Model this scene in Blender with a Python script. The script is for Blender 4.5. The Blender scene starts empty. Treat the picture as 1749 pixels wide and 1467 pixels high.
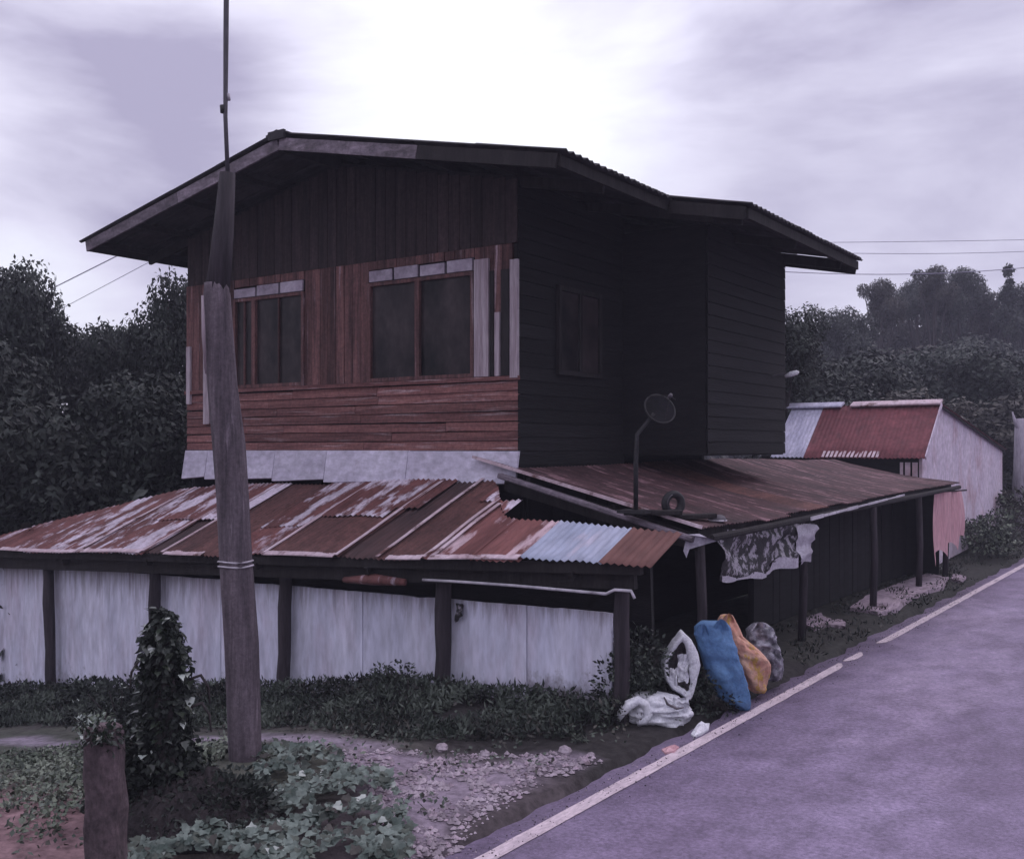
import bpy, math, random
from mathutils import Vector, noise, Matrix
R = random.Random(7)
rad = math.radians
sc = bpy.context.scene
COL = sc.collection

# ------------------------------------------------------------------ camera
TH = rad(34.7); CT, ST = math.cos(TH), math.sin(TH)
F, CX, HY, CH = 1793.0, 874.5, 765.0, 2.5      # focal length in photo pixels, horizon row, eye height
cd = bpy.data.cameras.new('camera'); cam = bpy.data.objects.new('camera', cd); COL.objects.link(cam)
cam.location = (0, 0, CH); cam.rotation_euler = (rad(90), 0, TH)
cd.sensor_fit = 'HORIZONTAL'; cd.sensor_width = 36.0; cd.lens = 36.0 * F / 1749.0
cd.shift_y = (HY - 733.5) / 1749.0; cd.clip_end = 2000; cd.clip_start = 0.1
sc.camera = cam

# ------------------------------------------------------------------ sky, sun, exposure
W = bpy.data.worlds.new("World"); sc.world = W; W.use_nodes = True
nt = W.node_tree; N = nt.nodes; L = nt.links; N.clear()
out = N.new('ShaderNodeOutputWorld')
sky = N.new('ShaderNodeTexSky'); sky.sky_type = 'NISHITA'; sky.sun_disc = False
SUN_EL, SUN_AZ = rad(52), rad(20)
sky.sun_elevation = SUN_EL; sky.sun_rotation = SUN_AZ
bg1 = N.new('ShaderNodeBackground'); bg1.inputs[1].default_value = 0.07; L.new(sky.outputs[0], bg1.inputs[0])
tc = N.new('ShaderNodeTexCoord')
def wmath(op, a, b=None, c=None, clamp=False):
    n = N.new('ShaderNodeMath'); n.operation = op; n.use_clamp = clamp
    for i, x in enumerate((a, b, c)):
        if x is None: continue
        if isinstance(x, (int, float)): n.inputs[i].default_value = x
        else: L.new(x, n.inputs[i])
    return n.outputs[0]
mp = N.new('ShaderNodeMapping'); mp.inputs['Scale'].default_value = (1.0, 1.0, 2.9); L.new(tc.outputs['Generated'], mp.inputs[0])
mp.inputs['Location'].default_value = (0.35, 0.1, 0.55)
nz = N.new('ShaderNodeTexNoise'); nz.inputs['Scale'].default_value = 2.1; nz.inputs['Detail'].default_value = 8; nz.inputs['Roughness'].default_value = 0.56
nz.inputs['Distortion'].default_value = 0.35; L.new(mp.outputs[0], nz.inputs[0])
sep = N.new('ShaderNodeSeparateXYZ'); L.new(tc.outputs['Generated'], sep.inputs[0])
def pdir(x, y):
    a, b = (x - CX) / F, (HY - y) / F
    return Vector((CT * a - ST, ST * a + CT, b)).normalized()
def bank(x, y, size, amt):     # a broad cloud bank around one direction of the sky, in degrees
    d = N.new('ShaderNodeVectorMath'); d.operation = 'DOT_PRODUCT'; L.new(tc.outputs['Generated'], d.inputs[0]); d.inputs[1].default_value = pdir(x, y)
    m = N.new('ShaderNodeMapRange'); m.interpolation_type = 'SMOOTHSTEP'
    m.inputs['From Min'].default_value = math.cos(rad(size)); m.inputs['From Max'].default_value = 1.0
    m.inputs['To Min'].default_value = 0; m.inputs['To Max'].default_value = amt; L.new(d.outputs['Value'], m.inputs[0])
    return m.outputs[0]
acc = wmath('MULTIPLY_ADD', nz.outputs[0], 2.5, -0.84)
for b in ((120, 90, 15, -0.34), (290, 250, 9, -0.38), (640, 20, 18, 0.30), (0, 340, 9, 0.60), (850, 220, 14, 0.15), (1540, 290, 15, -0.30), (1350, 60, 10, 0.12), (900, 60, 10, 0.1), (1560, 420, 7, 0.22)):
    acc = wmath('ADD', acc, bank(*b))
cr = N.new('ShaderNodeValToRGB'); L.new(acc, cr.inputs[0])
cr.color_ramp.interpolation = 'LINEAR'
e = cr.color_ramp.elements; e[0].position = 0.0; e[0].color = (0.33, 0.305, 0.43, 1); e[1].position = 0.95; e[1].color = (0.84, 0.86, 0.93, 1)
m_ = cr.color_ramp.elements.new(0.5); m_.color = (0.64, 0.62, 0.75, 1)
up = wmath('MAXIMUM', sep.outputs[2], 0.0)
gain = wmath('MULTIPLY_ADD', wmath('MULTIPLY', up, up), 0.8, 1.12)
bg2 = N.new('ShaderNodeBackground'); L.new(cr.outputs[0], bg2.inputs[0]); L.new(gain, bg2.inputs[1])
mx = N.new('ShaderNodeMixShader'); mx.inputs[0].default_value = 0.93
L.new(bg1.outputs[0], mx.inputs[1]); L.new(bg2.outputs[0], mx.inputs[2]); L.new(mx.outputs[0], out.inputs[0])
sd = bpy.data.lights.new('sun', 'SUN'); sd.energy = 0.6; sd.angle = rad(25); sd.color = (1.0, 0.86, 0.95)
sun = bpy.data.objects.new('sun', sd); COL.objects.link(sun)
sv = Vector((math.sin(SUN_AZ) * math.cos(SUN_EL), math.cos(SUN_AZ) * math.cos(SUN_EL), math.sin(SUN_EL)))
sun.rotation_euler = (-sv).to_track_quat('-Z', 'Y').to_euler()
sc.view_settings.view_transform = 'Standard'; sc.view_settings.look = 'None'
sc.view_settings.exposure = 0.3; sc.view_settings.gamma = 1.0; sc.view_settings.use_curve_mapping = False

# ------------------------------------------------------------------ survey helpers (photo ray -> point on a known plane)
def ray(x, y):
    a, b = (x - CX) / F, (HY - y) / F
    return Vector((CT * a - ST, ST * a + CT, b))
def on_v(x, y, V): d = ray(x, y); return d * (V / d.y) + Vector((0, 0, CH))
def on_u(x, y, U): d = ray(x, y); return d * (U / d.x) + Vector((0, 0, CH))
def on_z(x, y, z=0.0): d = ray(x, y); return d * ((z - CH) / d.z) + Vector((0, 0, CH))
def at_d(x, y, Y): return ray(x, y) * Y + Vector((0, 0, CH))
RT = Vector((CT, ST, 0)); FW = Vector((-ST, CT, 0)); UP = Vector((0, 0, 1))
def sm(a, b, x):
    t = max(0.0, min(1.0, (x - a) / (b - a))); return t * t * (3 - 2 * t)
def gz(u, v):
    d = -6.5 - u
    z = 0.0
    if d > 0: z = -0.145 * (d if d > 1 else d * d * 0.5 + d * 0.5)
    if z < -2.0: z = -2.0 + (z + 2.0) * 0.05
    z += 0.035 * noise.noise(Vector((u * 0.9, v * 0.9, 0)))  * sm(-4.0, -4.8, u)
    z += 0.03 * sm(-4.1, -4.6, u)
    if u > 4: z += 0.4 * sm(4, 14, u)
    far = max(0.0, math.hypot(u, v) - 40)
    return z + 0.045 * far * sm(-30, 10, u + 0.3 * v) * sm(10, 60, v)

# ------------------------------------------------------------------ mesh helpers
class MB:
    def __init__(s): s.v = []; s.f = []
    def add(s, vs, fs):
        n = len(s.v); s.v += [tuple(p) for p in vs]; s.f += [tuple(i + n for i in f) for f in fs]
    def box(s, a, b):
        x0, y0, z0 = (min(a[i], b[i]) for i in range(3)); x1, y1, z1 = (max(a[i], b[i]) for i in range(3))
        s.add([(x0,y0,z0),(x1,y0,z0),(x1,y1,z0),(x0,y1,z0),(x0,y0,z1),(x1,y0,z1),(x1,y1,z1),(x0,y1,z1)],
              [(0,3,2,1),(4,5,6,7),(0,1,5,4),(1,2,6,5),(2,3,7,6),(3,0,4,7)])
    def beam(s, p, q, w, h, up=UP, bev=0.0):      # rectangular bar from p to q
        p, q = Vector(p), Vector(q); d = (q - p).normalized(); sx = d.cross(up).normalized(); sy = sx.cross(d).normalized()
        prof = [(-w/2+bev,-h/2),(w/2-bev,-h/2),(w/2,-h/2+bev),(w/2,h/2-bev),(w/2-bev,h/2),(-w/2+bev,h/2),(-w/2,h/2-bev),(-w/2,-h/2+bev)] if bev else [(-w/2,-h/2),(w/2,-h/2),(w/2,h/2),(-w/2,h/2)]
        n = len(prof); vs = [c + sx * a + sy * b for c in (p, q) for a, b in prof]
        s.add(vs, [tuple(range(n))[::-1], tuple(range(n, 2*n))] + [(i, (i+1) % n, n + (i+1) % n, n + i) for i in range(n)])
    def tube(s, pts, rs, n=10, cap=True, jit=0.0):
        pts = [Vector(p) for p in pts]; k = len(pts)
        if not isinstance(rs, (list, tuple)): rs = [rs] * k
        vs = []; ref = None
        for i, p in enumerate(pts):
            d = (pts[min(i+1, k-1)] - pts[max(i-1, 0)]).normalized()
            if ref is None or abs(d.dot(ref)) > 0.95: ref = Vector((1, 0, 0)) if abs(d.x) < 0.9 else Vector((0, 1, 0))
            a = d.cross(ref).normalized(); b = d.cross(a)
            for j in range(n):
                t = 2 * math.pi * j / n; r = rs[i] * (1 + (jit * noise.noise(Vector((math.cos(t)*2, math.sin(t)*2, i*0.7 + p.x))) if jit else 0))
                vs.append(p + a * (r * math.cos(t)) + b * (r * math.sin(t)))
        fs = [(i*n+j, i*n+(j+1) % n, (i+1)*n+(j+1) % n, (i+1)*n+j) for i in range(k-1) for j in range(n)]
        if cap: fs += [tuple(range(n))[::-1], tuple(range((k-1)*n, k*n))]
        s.add(vs, fs)
    def grid(s, fn, nx, ny):
        vs = [fn(i / nx, j / ny) for j in range(ny+1) for i in range(nx+1)]
        s.add(vs, [(j*(nx+1)+i, j*(nx+1)+i+1, (j+1)*(nx+1)+i+1, (j+1)*(nx+1)+i) for j in range(ny) for i in range(nx)])
    def mesh(s, name, m, smooth=False):
        me = bpy.data.meshes.new(name); me.from_pydata(s.v, [], s.f); me.update()
        if m:
            for mm in (m if isinstance(m, list) else [m]): me.materials.append(mm)
        if smooth: me.shade_smooth()
        return me
    def build(s, name, m, parent=None, smooth=False, loc=None):
        o = bpy.data.objects.new(name, s.mesh(name, m, smooth)); COL.objects.link(o)
        if parent: o.parent = parent; o.matrix_parent_inverse = Matrix.Identity(4)
        if loc is not None: o.location = loc
        return o
def link(me, name, parent, loc=(0, 0, 0)):
    o = bpy.data.objects.new(name, me); COL.objects.link(o); o.parent = parent; o.location = loc; return o
def tag(o, label=None, cat=None, group=None, kind=None):
    if label: o['label'] = label
    if cat: o['category'] = cat
    if group: o['group'] = group
    if kind: o['kind'] = kind
    return o
def thing(name, label, cat, loc=(0, 0, 0), rz=0, group=None):
    o = bpy.data.objects.new(name, None); COL.objects.link(o); o.location = loc; o.rotation_euler = (0, 0, rz); o.empty_display_size = 0.2
    return tag(o, label, cat, group)
def copy_tree(o, parent=None):
    c = o.copy(); COL.objects.link(c); c.parent = parent
    for ch in list(o.children): copy_tree(ch, c)
    return c

# ------------------------------------------------------------------ materials
def mat(name, c1, c2, scale=(3, 3, 3), rough=0.8, bump=0.0, lo=0.35, hi=0.65, spec=0.3, rnd=0.0, detail=6, c3=None, scale3=(1, 1, 1), lo3=0.5, hi3=0.6, coord='Object', metal=0.0, bscale=None, trans=0.0):
    m = bpy.data.materials.new(name); m.use_nodes = True; t = m.node_tree; n = t.nodes; l = t.links
    b = n['Principled BSDF']; b.inputs['Roughness'].default_value = rough; b.inputs['Specular IOR Level'].default_value = spec; b.inputs['Metallic'].default_value = metal
    co = n.new('ShaderNodeTexCoord'); vec = co.outputs[coord]
    if rnd:
        oi = n.new('ShaderNodeObjectInfo'); vm = n.new('ShaderNodeVectorMath'); vm.operation = 'MULTIPLY_ADD'
        l.new(oi.outputs['Random'], vm.inputs[0]); vm.inputs[1].default_value = (17, 31, 23); l.new(vec, vm.inputs[2]); vec = vm.outputs[0]
    def nzn(s, d=detail, r=0.6):
        mpn = n.new('ShaderNodeMapping'); mpn.inputs['Scale'].default_value = s; l.new(vec, mpn.inputs[0])
        z = n.new('ShaderNodeTexNoise'); z.inputs['Scale'].default_value = 1; z.inputs['Detail'].default_value = d; z.inputs['Roughness'].default_value = r; l.new(mpn.outputs[0], z.inputs[0]); return z.outputs[0]
    def rng(x, a, c):
        r = n.new('ShaderNodeMapRange'); r.inputs['From Min'].default_value = a; r.inputs['From Max'].default_value = c; l.new(x, r.inputs[0]); return r.outputs[0]
    def mix(fac, a, c, blend='MIX'):
        x = n.new('ShaderNodeMix'); x.data_type = 'RGBA'; x.blend_type = blend
        if isinstance(fac, float): x.inputs[0].default_value = fac
        else: l.new(fac, x.inputs[0])
        for k, v in ((6, a), (7, c)):
            if isinstance(v, tuple): x.inputs[k].default_value = (*v, 1)
            else: l.new(v, x.inputs[k])
        return x.outputs[2]
    base = nzn(scale)
    col = mix(rng(base, lo, hi), c1, c2)
    if c3: col = mix(rng(nzn(scale3, 7, 0.65), lo3, hi3), col, c3)
    fine = nzn(tuple(s * 5 for s in scale), 3)
    g = n.new('ShaderNodeMapRange'); g.inputs['From Min'].default_value = 0.3; g.inputs['From Max'].default_value = 0.7; g.inputs['To Min'].default_value = 0.78; g.inputs['To Max'].default_value = 1.18; l.new(fine, g.inputs[0])
    hs = n.new('ShaderNodeHueSaturation'); l.new(col, hs.inputs['Color']); l.new(g.outputs[0], hs.inputs['Value'])
    if rnd:
        r2 = n.new('ShaderNodeMapRange'); r2.inputs['To Min'].default_value = 1 - rnd; r2.inputs['To Max'].default_value = 1 + rnd; l.new(oi.outputs['Random'], r2.inputs[0])
        mm = n.new('ShaderNodeMath'); mm.operation = 'MULTIPLY'; l.new(g.outputs[0], mm.inputs[0]); l.new(r2.outputs[0], mm.inputs[1]); l.new(mm.outputs[0], hs.inputs['Value'])
    l.new(hs.outputs[0], b.inputs['Base Color'])
    if bump:
        bp = n.new('ShaderNodeBump'); bp.inputs['Strength'].default_value = bump; bp.inputs['Distance'].default_value = 0.02
        l.new(nzn(bscale, 5) if bscale else fine, bp.inputs['Height']); l.new(bp.outputs[0], b.inputs['Normal'])
    if trans: b.inputs['Transmission Weight'].default_value = trans
    return m
M = {}
# weathered boards: grain runs along u (horizontal) or z (vertical)
M['siding'] = mat('siding', (0.11, 0.045, 0.045), (0.22, 0.10, 0.092), (0.9, 2, 14), 0.85, 0.4, rnd=0.3, c3=(0.34, 0.25, 0.26), scale3=(1.2, 3, 22), lo3=0.56, hi3=0.72)
M['board'] = mat('board', (0.055, 0.027, 0.028), (0.15, 0.072, 0.068), (14, 4, 0.9), 0.85, 0.4, rnd=0.35, c3=(0.33, 0.25, 0.28), scale3=(20, 4, 0.8), lo3=0.60, hi3=0.76)
M['board_pale'] = mat('board_pale', (0.26, 0.20, 0.23), (0.46, 0.40, 0.44), (16, 4, 1.1), 0.85, 0.4, rnd=0.15)
M['gable'] = mat('gable', (0.020, 0.014, 0.015), (0.045, 0.029, 0.031), (12, 4, 1), 0.9, 0.3, rnd=0.25)  # shade under the roof and soot both put into this darker board colour
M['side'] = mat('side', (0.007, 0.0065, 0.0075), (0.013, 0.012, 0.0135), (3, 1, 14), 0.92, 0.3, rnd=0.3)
M['dark_wood'] = mat('dark_wood', (0.012, 0.010, 0.011), (0.026, 0.022, 0.023), (8, 8, 2), 0.9, 0.4)
M['post_wood'] = mat('post_wood', (0.022, 0.018, 0.022), (0.05, 0.04, 0.048), (14, 14, 1.5), 0.9, 0.5)
M['fascia'] = mat('fascia', (0.10, 0.082, 0.10), (0.22, 0.18, 0.215), (3, 3, 8), 0.85, 0.3, rnd=0.2, c3=(0.06, 0.05, 0.055), scale3=(2, 2, 5), lo3=0.5, hi3=0.7)
M['fibre_cement'] = mat('fibre_cement', (0.028, 0.026, 0.03), (0.055, 0.05, 0.055), (2, 2, 2), 0.95, 0.3, rnd=0.2)
M['pale_board'] = mat('pale_board', (0.42, 0.39, 0.48), (0.54, 0.51, 0.61), (1.5, 1, 3), 0.8, 0.2, rnd=0.08, c3=(0.30, 0.24, 0.29), scale3=(2, 2, 1.2), lo3=0.58, hi3=0.8)
M['glass'] = mat('glass', (0.006, 0.006, 0.007), (0.05, 0.038, 0.04), (2.2, 1, 1.3), 0.3, 0.0, spec=0.12)  # brownish mottling stands for reflections, put into the pane colour
M['transom'] = mat('transom', (0.22, 0.18, 0.23), (0.40, 0.35, 0.42), (3, 1, 3), 0.6, 0.1, rnd=0.2)
def rust(name, amt, c_rust=(0.095, 0.036, 0.035), c_rust2=(0.18, 0.072, 0.068), zinc=(0.37, 0.31, 0.38), along='v'):
    s = (2.6, 0.75, 1) if along == 'v' else (0.75, 2.6, 1)
    s3 = (3.6, 1.1, 1) if along == 'v' else (1.3, 6.0, 2)
    return mat(name, c_rust, c_rust2, s, 0.75, 0.25, rnd=0.15, c3=zinc, scale3=s3, lo3=0.40 + 0.32 * amt, hi3=0.47 + 0.34 * amt, spec=0.3)
M['rust_heavy'] = rust('rust_heavy', 0.78, (0.075, 0.035, 0.034), (0.14, 0.062, 0.056), (0.36, 0.25, 0.27))
M['rust_dark'] = rust('rust_dark', 1.0, (0.03, 0.02, 0.022), (0.075, 0.04, 0.04), (0.14, 0.09, 0.1))
M['rust_mid'] = rust('rust_mid', 0.45, zinc=(0.48, 0.40, 0.47))
M['rust_light'] = rust('rust_light', 0.22, zinc=(0.54, 0.47, 0.55))
M['rust_orange'] = rust('rust_orange', 1.0, (0.125, 0.055, 0.05), (0.18, 0.085, 0.075))
M['zinc_blue'] = mat('zinc_blue', (0.28, 0.32, 0.43), (0.36, 0.38, 0.48), (2, 0.7, 1), 0.55, 0.1, c3=(0.5, 0.42, 0.48), scale3=(4, 1, 1), lo3=0.6, hi3=0.8)
M['worn_edge'] = mat('worn_edge', (0.42, 0.30, 0.33), (0.58, 0.47, 0.52), (3, 1.5, 3), 0.7, 0.2, c3=(0.12, 0.06, 0.055), scale3=(3, 3, 3), lo3=0.55, hi3=0.65)
M['carport_rust'] = rust('carport_rust', 0.45, (0.045, 0.026, 0.029), (0.10, 0.05, 0.055), (0.22, 0.125, 0.14), along='u')
M['shed_red'] = mat('shed_red', (0.14, 0.042, 0.05), (0.20, 0.062, 0.072), (1.2, 1, 1.6), 0.75, 0.15, rnd=0.12, c3=(0.07, 0.035, 0.04), scale3=(1.4, 1.4, 1), lo3=0.55, hi3=0.75)
M['shed_zinc'] = mat('shed_zinc', (0.36, 0.35, 0.46), (0.50, 0.48, 0.60), (6, 2, 2), 0.6, 0.1)
M['shed_wall'] = mat('shed_wall', (0.50, 0.43, 0.52), (0.62, 0.54, 0.63), (1.4, 1.4, 1.2), 0.85, 0.15, c3=(0.42, 0.29, 0.33), scale3=(1, 1, 1), lo3=0.5, hi3=0.7)
M['panel'] = mat('panel', (0.55, 0.55, 0.68), (0.64, 0.63, 0.75), (2.5, 2, 0.6), 0.7, 0.12, rnd=0.07, c3=(0.48, 0.40, 0.49), scale3=(1.3, 1, 0.6), lo3=0.50, hi3=0.80)
M['pipe'] = mat('pipe', (0.40, 0.37, 0.42), (0.58, 0.54, 0.6), (2, 2, 2), 0.5, 0.1, c3=(0.1, 0.08, 0.1), scale3=(3, 3, 3), lo3=0.58, hi3=0.7)
M['pole'] = mat('pole', (0.06, 0.048, 0.058), (0.14, 0.112, 0.132), (11, 11, 1.0), 0.9, 0.6, c3=(0.27, 0.22, 0.26), scale3=(16, 16, 1.6), lo3=0.60, hi3=0.78)
M['pole_top'] = mat('pole_top', (0.028, 0.024, 0.028), (0.06, 0.05, 0.06), (11, 11, 1.0), 0.9, 0.5)
M['steel'] = mat('steel', (0.055, 0.05, 0.06), (0.095, 0.085, 0.10), (4, 4, 2), 0.6, 0.1)
M['black'] = mat('black', (0.012, 0.011, 0.013), (0.025, 0.023, 0.026), (6, 6, 6), 0.6, 0.1)
M['dish'] = mat('dish', (0.005, 0.005, 0.006), (0.014, 0.013, 0.016), (6, 6, 6), 0.8, 0.1, spec=0.1)
M['white_bag'] = mat('white_bag', (0.60, 0.60, 0.66), (0.76, 0.76, 0.80), (9, 9, 9), 0.5, 0.5, c3=(0.42, 0.36, 0.42), scale3=(5, 5, 5), lo3=0.6, hi3=0.75)
M['bag_inside_shade'] = mat('bag_inside_shade', (0.05, 0.045, 0.05), (0.2, 0.17, 0.19), (14, 14, 14), 0.8, 0.6)  # inside of the white bags, its shade put into the colour
M['blue_sack'] = mat('blue_sack', (0.075, 0.16, 0.32), (0.105, 0.21, 0.38), (5, 5, 5), 0.65, 0.5)
M['orange_sack'] = mat('orange_sack', (0.50, 0.23, 0.17), (0.58, 0.38, 0.28), (5, 5, 5), 0.65, 0.5, c3=(0.50, 0.30, 0.08), scale3=(7, 7, 4), lo3=0.56, hi3=0.6)
M['grey_plastic'] = mat('grey_plastic', (0.08, 0.075, 0.095), (0.42, 0.40, 0.47), (9, 9, 9), 0.35, 0.6, lo=0.42, hi=0.66, spec=0.5)
M['tarp'] = mat('tarp', (0.022, 0.02, 0.022), (0.36, 0.33, 0.38), (9, 9, 8), 0.6, 0.4, lo=0.50, hi=0.56, c3=(0.03, 0.03, 0.03), scale3=(14, 14, 16), lo3=0.55, hi3=0.6)
M['tarp_plain'] = mat('tarp_plain', (0.33, 0.30, 0.36), (0.46, 0.43, 0.50), (6, 6, 8), 0.6, 0.4)
M['curtain'] = mat('curtain', (0.46, 0.25, 0.28), (0.56, 0.34, 0.37), (6, 6, 0.8), 0.85, 0.3)
M['slab'] = mat('slab', (0.26, 0.20, 0.25), (0.40, 0.32, 0.37), (3, 3, 3), 0.9, 0.5, c3=(0.10, 0.075, 0.08), scale3=(3, 2, 3), lo3=0.55, hi3=0.66)
M['bark'] = mat('bark', (0.03, 0.025, 0.026), (0.06, 0.05, 0.05), (10, 10, 2), 0.9, 0.6)
M['pale_bark'] = mat('pale_bark', (0.25, 0.22, 0.27), (0.38, 0.34, 0.40), (5, 5, 1), 0.9, 0.4)
def leafmat(name, c1, c2, rough=0.6, spec=0.3, s=1.3): return mat(name, c1, c2, (s, s, s), rough, 0.0, rnd=0.15, spec=spec, lo=0.38, hi=0.62)
M['leaf_dark'] = leafmat('leaf_dark', (0.008, 0.011, 0.009), (0.038, 0.048, 0.040))
M['leaf_mid'] = leafmat('leaf_mid', (0.016, 0.021, 0.018), (0.062, 0.07, 0.06), s=.9)
M['leaf_brown'] = leafmat('leaf_brown', (0.022, 0.021, 0.019), (0.075, 0.07, 0.06), s=.9)
M['weed'] = leafmat('weed', (0.028, 0.038, 0.03), (0.11, 0.13, 0.105), s=1.6)
M['creeper'] = leafmat('creeper', (0.055, 0.08, 0.066), (0.20, 0.245, 0.215), s=4)
M['lowgreen'] = leafmat('lowgreen', (0.10, 0.13, 0.09), (0.24, 0.27, 0.21), s=2)
M['gloss_leaf'] = leafmat('gloss_leaf', (0.02, 0.03, 0.02), (0.05, 0.06, 0.045), 0.22, 0.6)
M['silver_leaf'] = leafmat('silver_leaf', (0.28, 0.32, 0.29), (0.46, 0.5, 0.46), 0.5, 0.4)
M['stone'] = mat('stone', (0.21, 0.175, 0.20), (0.46, 0.39, 0.44), (4, 4, 4), 0.9, 0.4)
def splash(m):      # mud thrown up on the foot of each panel and grime run down from its top edge
    t = m.node_tree; n = t.nodes; l = t.links; b = n['Principled BSDF']; src = b.inputs['Base Color'].links[0].from_socket
    co = n.new('ShaderNodeTexCoord'); sx = n.new('ShaderNodeSeparateXYZ'); l.new(co.outputs['Generated'], sx.inputs[0])
    def nz2(s):
        mpn = n.new('ShaderNodeMapping'); mpn.inputs['Scale'].default_value = s; l.new(co.outputs['Object'], mpn.inputs[0])
        z = n.new('ShaderNodeTexNoise'); z.inputs['Scale'].default_value = 1; z.inputs['Detail'].default_value = 8; z.inputs['Roughness'].default_value = .7; l.new(mpn.outputs[0], z.inputs[0]); return z.outputs[0]
    for s, a0, a1, inv, colr in (((9, 9, 7), .30, .52, 0, (.10, .075, .075, 1)), ((16, 9, 1.2), .30, .56, 1, (.15, .12, .14, 1))):
        g = n.new('ShaderNodeMath'); g.operation = 'MULTIPLY_ADD'; l.new(sx.outputs[2], g.inputs[0]); g.inputs[1].default_value = -1.1 if not inv else .95; g.inputs[2].default_value = .30 if not inv else -.78
        h = n.new('ShaderNodeMath'); h.operation = 'ADD'; l.new(g.outputs[0], h.inputs[0]); l.new(nz2(s), h.inputs[1])
        r_ = n.new('ShaderNodeMapRange'); r_.inputs['From Min'].default_value = .52; r_.inputs['From Max'].default_value = .80; r_.inputs['To Max'].default_value = .8; l.new(h.outputs[0], r_.inputs[0])
        x = n.new('ShaderNodeMix'); x.data_type = 'RGBA'; l.new(r_.outputs[0], x.inputs[0]); l.new(src, x.inputs[6]); x.inputs[7].default_value = colr; src = x.outputs[2]
    l.new(src, b.inputs['Base Color'])
splash(M['panel'])
M['wire'] = mat('wire', (0.25, 0.24, 0.32), (0.30, 0.29, 0.38), (1, 1, 1), 0.7)
M['marker'] = mat('marker', (0.045, 0.034, 0.038), (0.125, 0.09, 0.10), (9, 9, 4), 0.9, 0.6)
M['soil'] = mat('soil', (0.012, 0.011, 0.012), (0.035, 0.028, 0.03), (6, 6, 6), 0.95, 0.9)

# ground: colours of the zones come as a vertex attribute, the grain from noise
gm = bpy.data.materials.new('ground'); gm.use_nodes = True
t = gm.node_tree; n = t.nodes; l = t.links; b = n['Principled BSDF']; b.inputs['Roughness'].default_value = 0.95; b.inputs['Specular IOR Level'].default_value = 0.15
at = n.new('ShaderNodeAttribute'); at.attribute_name = 'zone'
co = n.new('ShaderNodeTexCoord')
z1 = n.new('ShaderNodeTexNoise'); z1.inputs['Scale'].default_value = 9; z1.inputs['Detail'].default_value = 9; z1.inputs['Roughness'].default_value = 0.7; l.new(co.outputs['Object'], z1.inputs[0])
r1 = n.new('ShaderNodeMapRange'); r1.inputs['From Min'].default_value = 0.3; r1.inputs['From Max'].default_value = 0.7; r1.inputs['To Min'].default_value = 0.45; r1.inputs['To Max'].default_value = 1.5; l.new(z1.outputs[0], r1.inputs[0])
h1 = n.new('ShaderNodeHueSaturation'); l.new(at.outputs['Color'], h1.inputs['Color']); l.new(r1.outputs[0], h1.inputs['Value']); l.new(h1.outputs[0], b.inputs['Base Color'])
bp = n.new('ShaderNodeBump'); bp.inputs['Strength'].default_value = 0.8; bp.inputs['Distance'].default_value = 0.04; l.new(z1.outputs[0], bp.inputs['Height']); l.new(bp.outputs[0], b.inputs['Normal'])

M['road'] = mat('road', (0.15, 0.11, 0.18), (0.26, 0.205, 0.315), (0.8, 0.5, 1), 0.62, 0.6, spec=0.4, c3=(0.37, 0.295, 0.42), scale3=(0.45, 0.22, 1), lo3=0.50, hi3=0.72, bscale=(120, 120, 120))
def weave(m, sc_):
    t = m.node_tree; n = t.nodes; l = t.links; b = n['Principled BSDF']; co = n.new('ShaderNodeTexCoord'); w = n.new('ShaderNodeTexWave'); w.bands_direction = 'Z'; w.inputs['Scale'].default_value = sc_; w.inputs['Distortion'].default_value = 3.5; w.inputs['Detail'].default_value = 3
    l.new(co.outputs['Object'], w.inputs[0]); src = b.inputs['Base Color'].links[0].from_socket
    r = n.new('ShaderNodeMapRange'); r.inputs['To Min'].default_value = .92; r.inputs['To Max'].default_value = 1.06; l.new(w.outputs['Fac'], r.inputs[0])
    h = n.new('ShaderNodeHueSaturation'); l.new(src, h.inputs['Color']); l.new(r.outputs[0], h.inputs['Value']); l.new(h.outputs[0], b.inputs['Base Color'])
weave(M['blue_sack'], 30)
def speckle(m, scale, amt):
    t = m.node_tree; n = t.nodes; l = t.links; b = n['Principled BSDF']; src = b.inputs['Base Color'].links[0].from_socket
    co = n.new('ShaderNodeTexCoord'); z = n.new('ShaderNodeTexNoise'); z.inputs['Scale'].default_value = scale; z.inputs['Detail'].default_value = 4; z.inputs['Roughness'].default_value = 0.8; l.new(co.outputs['Object'], z.inputs[0])
    r = n.new('ShaderNodeMapRange'); r.inputs['From Min'].default_value = 0.32; r.inputs['From Max'].default_value = 0.68; r.inputs['To Min'].default_value = 1 - amt; r.inputs['To Max'].default_value = 1 + amt; l.new(z.outputs[0], r.inputs[0])
    h = n.new('ShaderNodeHueSaturation'); l.new(src, h.inputs['Color']); l.new(r.outputs[0], h.inputs['Value']); l.new(h.outputs[0], b.inputs['Base Color'])
speckle(M['road'], 28, .38)
for k, sc_, am in (('pole', 30, .3), ('board', 22, .3), ('siding', 22, .3), ('carport_rust', 14, .35), ('rust_heavy', 14, .35), ('rust_mid', 14, .3), ('rust_light', 14, .2), ('gable', 18, .3), ('fascia', 16, .3), ('pale_board', 10, .12), ('shed_red', 10, .25), ('shed_wall', 9, .12), ('marker', 30, .35), ('slab', 16, .3)): speckle(M[k], sc_, am)
M['line'] = mat('line', (0.46, 0.38, 0.42), (0.60, 0.50, 0.54), (9, 3, 3), 0.7, 0.3, c3=(0.14, 0.11, 0.14), scale3=(14, 1.6, 4), lo3=0.58, hi3=0.72)

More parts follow.
